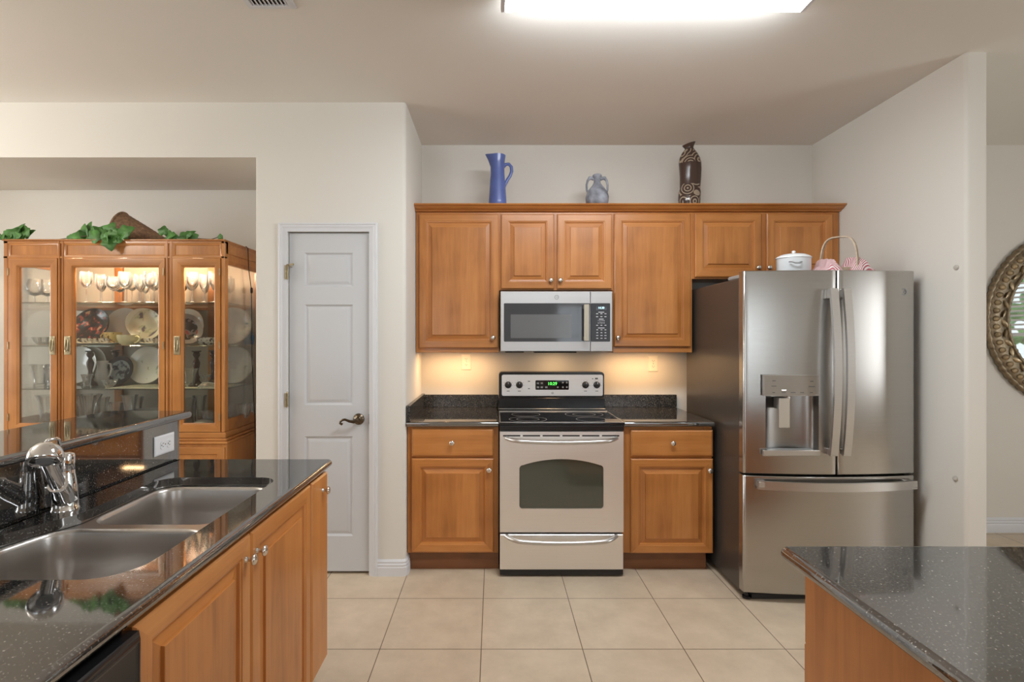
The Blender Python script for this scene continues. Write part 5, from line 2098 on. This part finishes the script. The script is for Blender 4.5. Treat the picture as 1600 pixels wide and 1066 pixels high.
def motif(name, ground, cols, scale, inner, rimcol=None, thr=.5):
    """decorated porcelain: blotches of paint inside a ring on a ground colour"""
    m, nt, b = new_mat(name)
    L = nt.links.new
    tc = N_(nt, 'ShaderNodeTexCoord')
    n = N_(nt, 'ShaderNodeTexNoise'); n.inputs['Scale'].default_value = scale; n.inputs['Detail'].default_value = 3
    L(tc.outputs['Object'], n.inputs['Vector'])
    rp = N_(nt, 'ShaderNodeValToRGB'); rp.color_ramp.interpolation = 'CONSTANT'
    e = rp.color_ramp.elements
    e[0].position = 0; e[0].color = (*ground, 1)
    e[1].position = thr; e[1].color = (*cols[0], 1)
    for i, c in enumerate(cols[1:]):
        q = e.new(thr + .055 * (i + 1)); q.color = (*c, 1)
    L(n.outputs['Fac'], rp.inputs['Fac'])
    ln_ = N_(nt, 'ShaderNodeVectorMath', operation='LENGTH'); L(tc.outputs['Object'], ln_.inputs[0])
    lt = N_(nt, 'ShaderNodeMath', operation='LESS_THAN'); lt.inputs[1].default_value = inner
    L(ln_.outputs['Value'], lt.inputs[0])
    mx = N_(nt, 'ShaderNodeMix', data_type='RGBA'); L(lt.outputs[0], mx.inputs['Factor'])
    mx.inputs['A'].default_value = (*(rimcol or ground), 1); L(rp.outputs['Color'], mx.inputs['B'])
    L(mx.outputs['Result'], b.inputs['Base Color'])
    b.inputs['Roughness'].default_value = .18
    return m


LACQ = motif('painted_lacquer', (.030, .018, .016), [(.12, .03, .02), (.40, .05, .03), (.50, .30, .16)], 26, .115, thr=.52)
BIRD = motif('bird_painting', (.66, .60, .42), [(.50, .50, .30), (.20, .15, .17)], 14, .105, (.74, .70, .55), thr=.56)
BLOOM = motif('grey_blossom', (.40, .45, .46), [(.16, .18, .21), (.05, .05, .07)], 30, .068, (.055, .05, .055), thr=.5)
DAISY = motif('sparse_blossom', (.82, .80, .73), [(.52, .54, .42), (.45, .42, .38)], 20, .12, thr=.64)
DKRIM = motif('dark_painting', (.05, .045, .045), [(.30, .28, .27), (.45, .12, .10)], 18, .075, (.42, .40, .38), thr=.55)
DOTS = motif('brown_dotted_band', (.68, .64, .54), [(.10, .07, .05)], 70, .2, thr=.55)


def plate(label, r, loc, mat, lean=12, yaw=0, sx=1.0, group='display plates in the china cabinet', name='plate', roll=0):
    m = MB()
    m.lathe([(r * .55, -.004), (r * .60, -.006), (r * .62, -.001), (r * .97, .012), (r, .015), (r * .985, .017), (r * .66, .005), (r * .60, .001), (0, .0)], 40, sx=sx)
    o = m.build(name, mat, ang=50)
    o.location = loc
    R = Matrix.Rotation(math.radians(yaw), 4, 'Z') @ Matrix.Rotation(math.radians(90 - lean), 4, 'X') @ Matrix.Rotation(math.radians(roll), 4, 'Z')
    o.rotation_euler = R.to_euler()
    tag(o, label, 'plate', group)
    return o


def stand(label, r, xpx, Y, zs, mat, lean=12, yaw=0, sx=1.0, roll=0):
    """a plate leaning back on a shelf, resting on its rim"""
    ry = r
    z = zs + .003 + (r * (1 if sx <= 1 else 1)) * math.cos(math.radians(lean))
    return plate(label, r, (px(xpx, Y), Y, z), mat, lean, yaw, sx, roll=roll)


z2, z3 = ZSH[1] + .0005, ZSH[2] + .0005
YPB = 3.62
stand('white plate behind the dark painted plate, mostly hidden by the centre door frame', .118, 120, 3.63, z2, PORC)
stand('dark plate painted with red and gold figures, left side of the second shelf', .128, 143, 3.53, z2, LACQ, 20)
stand('white plate standing behind the two yellow cups', .128, 194, 3.63, z2, PORC)
o = stand('oval cream platter painted with a bird, tilted behind the saucers', .105, 227, 3.56, z2 + .035, BIRD, 16, 0, 1.32, roll=-28)
stand('white plate propped on the second shelf behind the right door post', .125, 292, 3.64, z2, PORC)
stand('narrow dark plate with a silver rim behind the right glass door', .105, 290, 3.52, z2, DKRIM, 12, 50)
stand('big white plate on the second shelf seen through the side glass', .128, 366, 3.61, z2, DAISY, 10)
stand('large white plate left of the candlestick on the third shelf', .130, 124, 3.63, z3, PORC)
stand('tan plate shape standing in for shade behind the dark wooden candlestick on the third shelf', .130, 140, 3.66, z3, PORCG, 8)  # plate shape standing in for the white plate's shadow on the back
stand('dark rimmed plate with grey blossom in the middle of the third shelf', .098, 188, 3.55, z3, BLOOM, 14)
stand('large white plate with faint blossoms, right part of the third shelf behind the centre door', .130, 231, 3.60, z3, DAISY, 12)
stand('big white plate on the third shelf seen through the side glass', .128, 368, 3.61, z3, DAISY, 10)


def flat_plate(label, r, loc, mat, group, name='saucer'):
    m = MB()
    m.lathe([(r * .5, 0), (r * .55, .0), (r * .98, .012), (r, .014), (r * .97, .0155), (r * .58, .004), (0, .003)], 32)
    o = m.build(name, mat, ang=50); o.location = loc
    tag(o, label, 'saucer' if name == 'saucer' else 'plate', group)
    return o


def cup(label, r, h, loc, mat, rz=0, handle=True, name='cup', band=None):
    t = thing(name, label, 'cup', (0, 0, 0), 'cups in the china cabinet')
    m = MB()
    m.lathe([(r * .55, 0), (r * .58, .004), (r * .85, h * .30), (r * .98, h * .65), (r, h), (r * .95, h), (r * .93, h * .65), (r * .8, h * .32), (0, h * .10)], 32)
    b = m.build('bowl', mat, t, ang=60)
    if handle:
        m = MB(); m.tube([(-r * .93, 0, h * .82), (-r * 1.25, 0, h * .88), (-r * 1.5, 0, h * .72), (-r * 1.45, 0, h * .45), (-r * 1.1, 0, h * .25), (-r * .82, 0, h * .24)], .0055, 8)
        m.build('handle', mat, t, ang=60)
    t.location = loc; t.rotation_euler = (0, 0, rz)
    return t


GS = 'saucers on the second cabinet shelf'
for i, (xp, Y, lab) in enumerate(((140, 3.40, 'white saucer under the brown dotted cup at the left of the second shelf'), (166, 3.44, 'white saucer under the dotted cup left of the pale yellow cup'), (236, 3.42, 'white saucer under the dotted cup right of the pale yellow cup'))):
    flat_plate(lab, .075, (px(xp, Y), Y, z2), PORC, GS)
    c = cup(('low dotted cup on a saucer at the left end of the second shelf', 'low dotted cup on a saucer beside the pale yellow cup', 'low dotted cup on a saucer below the bird platter')[i], .045, .040, (px(xp, Y), Y, z2 + .0045), DOTS, rz=.8)
cup('yellow cup with a big handle behind the pale yellow cup', .052, .082, (px(176, 3.46), 3.46, z2 + .002), motif('yellow_figured', (.72, .52, .16), [(.20, .10, .03)], 30, .3, thr=.60), rz=0, name='mug')
cup('pale yellow wide cup at the front of the second shelf', .062, .066, (px(200, 3.34), 3.34, z2), PYEL, rz=2.9)
cup('cream bowl with a dotted band behind the right glass door', .060, .050, (px(323, 3.40), 3.40, z2), DOTS, handle=False, name='bowl')


def crystal(label, prof, loc, name, cat, n=24, flute=0, group='crystal in the china cabinet', k=12):
    m = MB()
    vv, ff = [], []
    for r_, z in prof:
        for q in range(n):
            a = 2 * PI * q / n
            rr = r_ * (1 + flute * math.cos(k * a))
            vv.append((rr * math.cos(a), rr * math.sin(a), z))
    for i in range(len(prof) - 1):
        for q in range(n):
            ff.append((i * n + q, i * n + (q + 1) % n, (i + 1) * n + (q + 1) % n, (i + 1) * n + q))
    ff += [tuple(range(n))[::-1], tuple((len(prof) - 1) * n + q for q in range(n))]
    m.add(vv, ff)
    o = m.build(name, CRYST, ang=30 if flute else 60)
    o.location = loc
    tag(o, label, cat, group)
    return o


VASE = lambda r, h: [(r * .62, 0), (r * .66, .004), (r * .60, h * .25), (r * .68, h * .6), (r * .86, h * .88), (r, h), (r * .95, h), (r * .80, h * .87), (r * .60, h * .58), (r * .5, h * .12), (.001, h * .08)]
BOWL = lambda r, h: [(r * .45, 0), (r * .5, .004), (r * .8, h * .35), (r, h), (r * .95, h), (r * .74, h * .38), (.001, h * .18)]
crystal('small cut-glass bowl alone behind the left glass door', BOWL(.058, .052), (px(68, 3.42), 3.42, z2), 'crystal_bowl', 'bowl', 48, .06)
crystal('clear glass pitcher-shaped vase on the third shelf behind the left door', VASE(.055, .145), (px(62, 3.42), 3.42, z3), 'glass_vase', 'vase')
crystal('clear glass tumbler right of the pitcher-shaped vase behind the left door', VASE(.05, .12), (px(82, 3.44), 3.44, z3), 'glass_vase', 'vase')
crystal('tall flared glass vase on the cabinet floor behind the left door', VASE(.068, .185), (px(74, 3.42), 3.42, ZFL), 'glass_vase', 'vase')
crystal('wide fluted crystal vase on the cabinet floor behind the centre door', VASE(.075, .190), (px(138, 3.42), 3.42, ZFL), 'crystal_vase', 'vase', 72, .05)
crystal('slim crystal vase right of the fluted vase on the cabinet floor', VASE(.042, .165), (px(160, 3.50), 3.50, ZFL), 'crystal_vase', 'vase', 48, .05)
crystal('short clear glass on the cabinet floor under the blossom plate', VASE(.048, .135), (px(182, 3.46), 3.46, ZFL), 'glass_tumbler', 'glass')
crystal('tall clear goblet on the cabinet floor behind the centre door', VASE(.050, .185), (px(203, 3.46), 3.46, ZFL), 'glass_goblet', 'glass')
crystal('clear glass between the tall goblet and the white bowl on the cabinet floor', VASE(.042, .155), (px(214, 3.60), 3.60, ZFL), 'glass_tumbler', 'glass')
crystal('clear footed goblet on the third shelf behind the right door', VASE(.052, .120), (px(296, 3.40), 3.40, z3), 'glass_goblet', 'glass')
crystal('cut crystal candle holder right of the dark candlestick', [(.030, 0), (.032, .01), (.014, .035), (.012, .045), (.030, .075), (.028, .076), (.012, .055), (.001, .05)], (px(321, 3.44), 3.44, z3), 'crystal_holder', 'candle holder', 40, .06)
crystal('flat cut crystal dome in front of the candle holder', [(.052, 0), (.050, .014), (.034, .030), (.012, .036), (.001, .037)], (px(324, 3.34), 3.34, z3), 'crystal_dome', 'paperweight', 48, .05)
crystal('crystal cruet in front of the candlestick on the third shelf', VASE(.034, .085), (px(136, 3.36), 3.36, z3), 'crystal_cruet', 'cruet', 36, .06)
crystal('little crystal dish left of the blossom plate', BOWL(.042, .045), (px(171, 3.40), 3.40, z3), 'crystal_dish', 'dish', 48, .07)
crystal('pair-of-handles glass at the left of the cabinet floor behind the right door', VASE(.050, .165), (px(294, 3.42), 3.42, ZFL), 'glass_vase', 'vase')
crystal('slanted glass vase right of the first one behind the right door', VASE(.045, .175), (px(312, 3.50), 3.50, ZFL), 'glass_vase', 'vase')
crystal('cut crystal sugar bowl on the cabinet floor behind the right door', BOWL(.060, .085), (px(331, 3.42), 3.42, ZFL), 'crystal_bowl', 'bowl', 48, .06)
crystal('large cut crystal bowl on the cabinet floor seen through the side glass', BOWL(.085, .120), (px(372, 3.50), 3.50, ZFL), 'crystal_bowl', 'bowl', 60, .06)
crystal('small crystal bowl behind the large one, at the side glass', BOWL(.06, .10), (px(388, 3.62), 3.62, ZFL), 'crystal_bowl', 'bowl', 60, .06)


def candlestick(label, loc):
    t = thing('candlestick', label, 'candlestick', (0, 0, 0), 'dark wooden candlesticks')
    m = MB(); m.lathe([(.046, 0), (.048, .008), (.040, .018), (.024, .030), (.016, .045), (.022, .060), (.014, .075), (.012, .10), (.020, .135), (.022, .155), (.014, .175), (.010, .185), (.020, .200), (.022, .212), (.016, .222)], 24); m.build('stem', WENGE, t, ang=50)
    m = MB(); m.lathe([(.012, .222), (.028, .228), (.029, .234), (.012, .234), (.012, .226), (0, .226)], 24); m.build('drip_pan', WENGE, t, ang=50)
    t.location = loc
    return t


cs = candlestick('dark turned candlestick on the third shelf behind the centre door', (px(141, 3.46), 3.46, z3))
dup(cs, (px(307, 3.44), 3.44, z3), label='dark turned candlestick standing free behind the right glass door')
dup(cs, (px(333, 3.56), 3.56, z3), label='dark candlestick half hidden by the right door post of the china cabinet')
dup(cs, (px(180, 3.64), 3.64, z3), label='dark candlestick shape standing in for a reflection behind the grey blossom plate')  # extra copy stands in for a candlestick's reflection in the back


def jug(label, loc, mat):
    t = thing('creamer', label, 'jug', (0, 0, 0))
    m = MB(); m.lathe([(.030, 0), (.032, .004), (.040, .04), (.038, .08), (.028, .12), (.034, .165), (.030, .165), (.024, .12), (.030, .05), (0, .02)], 28); m.build('body', mat, t, ang=60)
    m = MB(); m.tube([(.030, 0, .15), (.055, 0, .145), (.062, 0, .11), (.052, 0, .07), (.036, 0, .055)], .006, 8); m.build('handle', mat, t, ang=60)
    t.location = loc
    return t


jug('slim white creamer right of the candlestick on the third shelf', (px(160, 3.50), 3.50, z3), PORC)
flat_plate('white serving plate lying on the cabinet floor at the left', .115, (px(125, 3.42), 3.42, ZFL), PORC, None, 'plate')
m = MB(); m.lathe([(.06, 0), (.065, .004), (.105, .055), (.128, .085), (.122, .086), (.098, .055), (.055, .012), (0, .010)], 40)
put(m, 'serving_bowl', 'white scalloped serving bowl on the cabinet floor, right of the glasses', 'bowl', (px(232, 3.44), 3.44, ZFL), PORC)
m = MB(); m.lathe([(.03, 0), (.062, .006), (.066, .016), (.05, .03), (.03, .038), (0, .040)], 28, sx=1.0)
put(m, 'lidded_dish', 'low cream lidded dish at the front of the cabinet floor behind the right door', 'dish', (px(318, 3.33), 3.33, ZFL), PORCG)
m = MB(); m.lathe([(.026, 0), (.03, .006), (.034, .05), (.022, .10), (.014, .13), (.02, .15), (0, .15)], 24)
put(m, 'blue_vase', 'small blue glass vase at the back corner behind the side glass', 'vase', (px(389, 3.62), 3.62, z2), BLUEG)
# lace runner on the third shelf
LACE = plain('lace_cloth', (.55, .53, .44), .9, bump=.8, bscale=220, var=.35, vscale=90)
m = MB(); m.box(px(168, 3.30), HX1 - .05, 3.285, 3.62, z3 - .0004, z3 + .0012)
o = m.build('lace_runner', LACE, org=(-2.1, 3.45, z3))
tag(o, 'pale lace runner lying along the third shelf of the china cabinet', 'lace runner')

# ---------------------------------------------------------------- on top of the china cabinet
WEAVE = plain('brown_wicker', (.22, .125, .070), .65, bump=.9, bscale=110, var=.35, vscale=70)
Yc = 3.46
mo = Vector((px(191, Yc), Yc - .02, pz(352, Yc)))
ti = Vector((px(263, Yc), Yc + .02, pz(373, Yc)))
m = MB()
L_ = (ti - mo).length
prof = []
for k in range(27):
    s_ = k / 26
    r_ = .098 * (1 - s_) ** .9 + .010 + (.0022 if k % 2 else 0)
    prof.append((r_ if k < 26 else .006, s_ * L_))
inner = [(.090 * (1 - s_ / 10) ** .9, L_ * s_ / 10) for s_ in range(9, -1, -1)]
mm = axis_to(mo, ti - mo)
t = thing('horn_basket', 'brown wicker horn basket lying on top of the china cabinet', 'basket', (px(215, Yc), Yc, HZ1))
m.lathe([(0.001, L_ * .9)] + inner + prof, 36, mm)
m.build('woven_horn', WEAVE, t, ang=70)
m = MB()
pts = [mm @ Vector((.107 * math.cos(2 * PI * k / 40), .107 * math.sin(2 * PI * k / 40), 0)) for k in range(40)]
m.tube(pts, .008, 8, closed=True)
m.build('rim', WEAVE, t, ang=70)
# lift it so that it rests on the cabinet top
zmin = min((ch.matrix_basis @ v.co).z for ch in t.children for v in ch.data.vertices)
t.location.z = HZ1 - zmin + .0005

LEAF = plain('ivy_leaf', (.075, .20, .045), .45, var=.45, vscale=22)
t = thing('ivy_garland', 'green ivy garland trailing along the top of the china cabinet', 'garland', (-2.4, 3.3, HZ1))
m = MB()
ri = random.Random(21)
spx = [(-8, 3.28, -.01), (8, 3.27, .02), (28, 3.30, .012), (60, 3.33, .006), (90, 3.31, .008), (118, 3.28, .02), (150, 3.25, .025), (172, 3.22, .012), (186, 3.24, .02), (205, 3.30, .012), (232, 3.31, .008), (256, 3.30, .02), (280, 3.31, .008), (300, 3.29, .012), (330, 3.30, .008), (345, 3.27, .022)]
m.tube([(px(x, y), y, HZ1 + .006 + z) for x, y, z in spx], .003, 6)
m.build('vine', plain('ivy_stem', (.10, .07, .035), .7), t, ang=60)
LO = [(0, .02), (.10, -.10), (.26, -.14), (.40, -.04), (.46, .12), (.44, .24), (.52, .36), (.54, .50), (.42, .60), (.32, .66), (.22, .82), (.10, .94), (0, 1.0), (-.10, .94), (-.22, .82), (-.32, .66), (-.42, .60), (-.54, .50), (-.52, .36), (-.44, .24), (-.46, .12), (-.40, -.04), (-.26, -.14), (-.10, -.10)]
m = MB()
leaves = [(22, 368, 3.26, .085, 75), (14, 369, 3.27, .075, 60), (38, 366, 3.27, .095, 100), (46, 368, 3.28, .075, 50), (27, 371, 3.23, .06, 20), (2, 384, 3.24, .06, -40), (-2, 380, 3.25, .06, -80), (30, 362, 3.29, .09, 80),
          (134, 366, 3.28, .10, 100), (146, 369, 3.25, .10, 140), (154, 366, 3.27, .095, 60), (160, 370, 3.24, .09, -20), (166, 374, 3.20, .085, -90), (172, 379, 3.195, .085, -70), (163, 368, 3.27, .09, 90), (176, 372, 3.21, .09, 20), (173, 361, 3.25, .085, 80), (187, 368, 3.22, .085, 60), (196, 364, 3.21, .09, 40), (126, 371, 3.27, .08, 170), (140, 360, 3.29, .085, 100), (150, 374, 3.22, .085, 200), (184, 374, 3.21, .07, 10),
          (256, 362, 3.25, .06, 90), (264, 369, 3.24, .065, 20), (270, 370, 3.25, .055, -10), (295, 369, 3.27, .075, 60), (290, 371, 3.27, .07, 120), (300, 371, 3.26, .06, 20), (345, 371, 3.27, .035, 90), (112, 373, 3.28, .05, 150)]
for (x, y, Y, sz, ang) in leaves:
    c = Vector((px(x, Y), Y, max(pz(y, Y), HZ1 + .012) if Y > 3.215 else pz(y, Y)))
    d = Matrix.Rotation(math.radians(ang - 90 + ri.uniform(-12, 12)), 4, 'Y').inverted()
    tilt = Matrix.Rotation(ri.uniform(-.5, .5), 4, 'Z') @ Matrix.Rotation(ri.uniform(-.55, .15), 4, 'X')
    vv = []
    for u, v in LO:
        fold = -abs(u) * .35 * sz + .10 * sz * v * v
        p = Vector((u * sz, fold, (v - .3) * sz))
        p = tilt @ (d @ p)
        q = c + p
        if q.y > YC - .012 and q.z < HZ1 + .003:
            q.z = HZ1 + .003
        vv.append(q)
    nv = len(LO)
    cc = tilt @ (d @ Vector((0, .03 * sz, .12 * sz))) + c
    if cc.y > YC - .012 and cc.z < HZ1 + .004: cc.z = HZ1 + .004
    vv.append(cc)
    m.add(vv, [(k, (k + 1) % nv, nv) for k in range(nv)])
o = m.build('leaves', LEAF, t, ang=60)
md = o.modifiers.new('thickness', 'SOLIDIFY'); md.thickness = .0012

# lamp cord hanging at the right front corner of the cabinet
m = MB()
Yk = 3.50
cp_ = [(px(383, 3.52), 3.52, HZ1 + .002), (px(384.5, Yk), Yk, HZ1 + .004), (HX1 + .012, Yk, HZ1 - .008), (HX1 + .010, 3.515, pz(420, Yk)), (HX1 + .012, 3.535, pz(440, Yk)), (HX1 + .012, 3.55, pz(452, Yk)), (HX1 + .011, 3.555, pz(490, Yk)), (HX1 + .011, 3.56, pz(560, Yk)), (HX1 + .035, 3.565, .70), (HX1 + .035, 3.57, .05)]
t = thing('lamp_cord', 'thin dark lamp cord with an inline switch hanging down the side of the china cabinet', 'cord', cp_[2])
m.tube(cp_, .0026, 8)
m.build('cord', BLACK, t, ang=60)
m = MB(); m.lathe([(.004, -.02), (.008, -.014), (.008, .014), (.004, .02)], 12, Matrix.Translation((HX1 + .013, 3.55, pz(453, Yk)))); m.build('switch', BLACK, t, ang=60)

# added ceiling lamp, out of view, to brighten the niche and china cabinet
lx, ly = -3.4, 1.6
t = thing('added_fill_lamp', 'added fill lamp of round white glass on the dining side, outside the left edge of the view', 'ceiling lamp', (lx, ly, ZC))
m = MB(); m.lathe([(0, ZC - .17), (.08, ZC - .165), (.15, ZC - .135), (.18, ZC - .09), (.185, ZC - .05), (.17, ZC - .04)], 32, Matrix.Translation((lx, ly, 0)))
m.build('glass_bowl', emit('added_fill_glow', (1, .93, .82), 4), t)
m = MB(); m.lathe([(.172, ZC - .042), (.19, ZC - .035), (.19, ZC - .008), (.17, ZC - .001)], 32, Matrix.Translation((lx, ly, 0)))
m.build('canopy', NICKEL, t)
ld_ = bpy.data.lights.new('added_fill_bulb', 'POINT'); ld_.energy = 34; ld_.color = (1, .93, .82); ld_.shadow_soft_size = .16
l = bpy.data.objects.new('added_fill_bulb', ld_); COL.objects.link(l); l.parent = t
l.location = (0, 0, -.36)
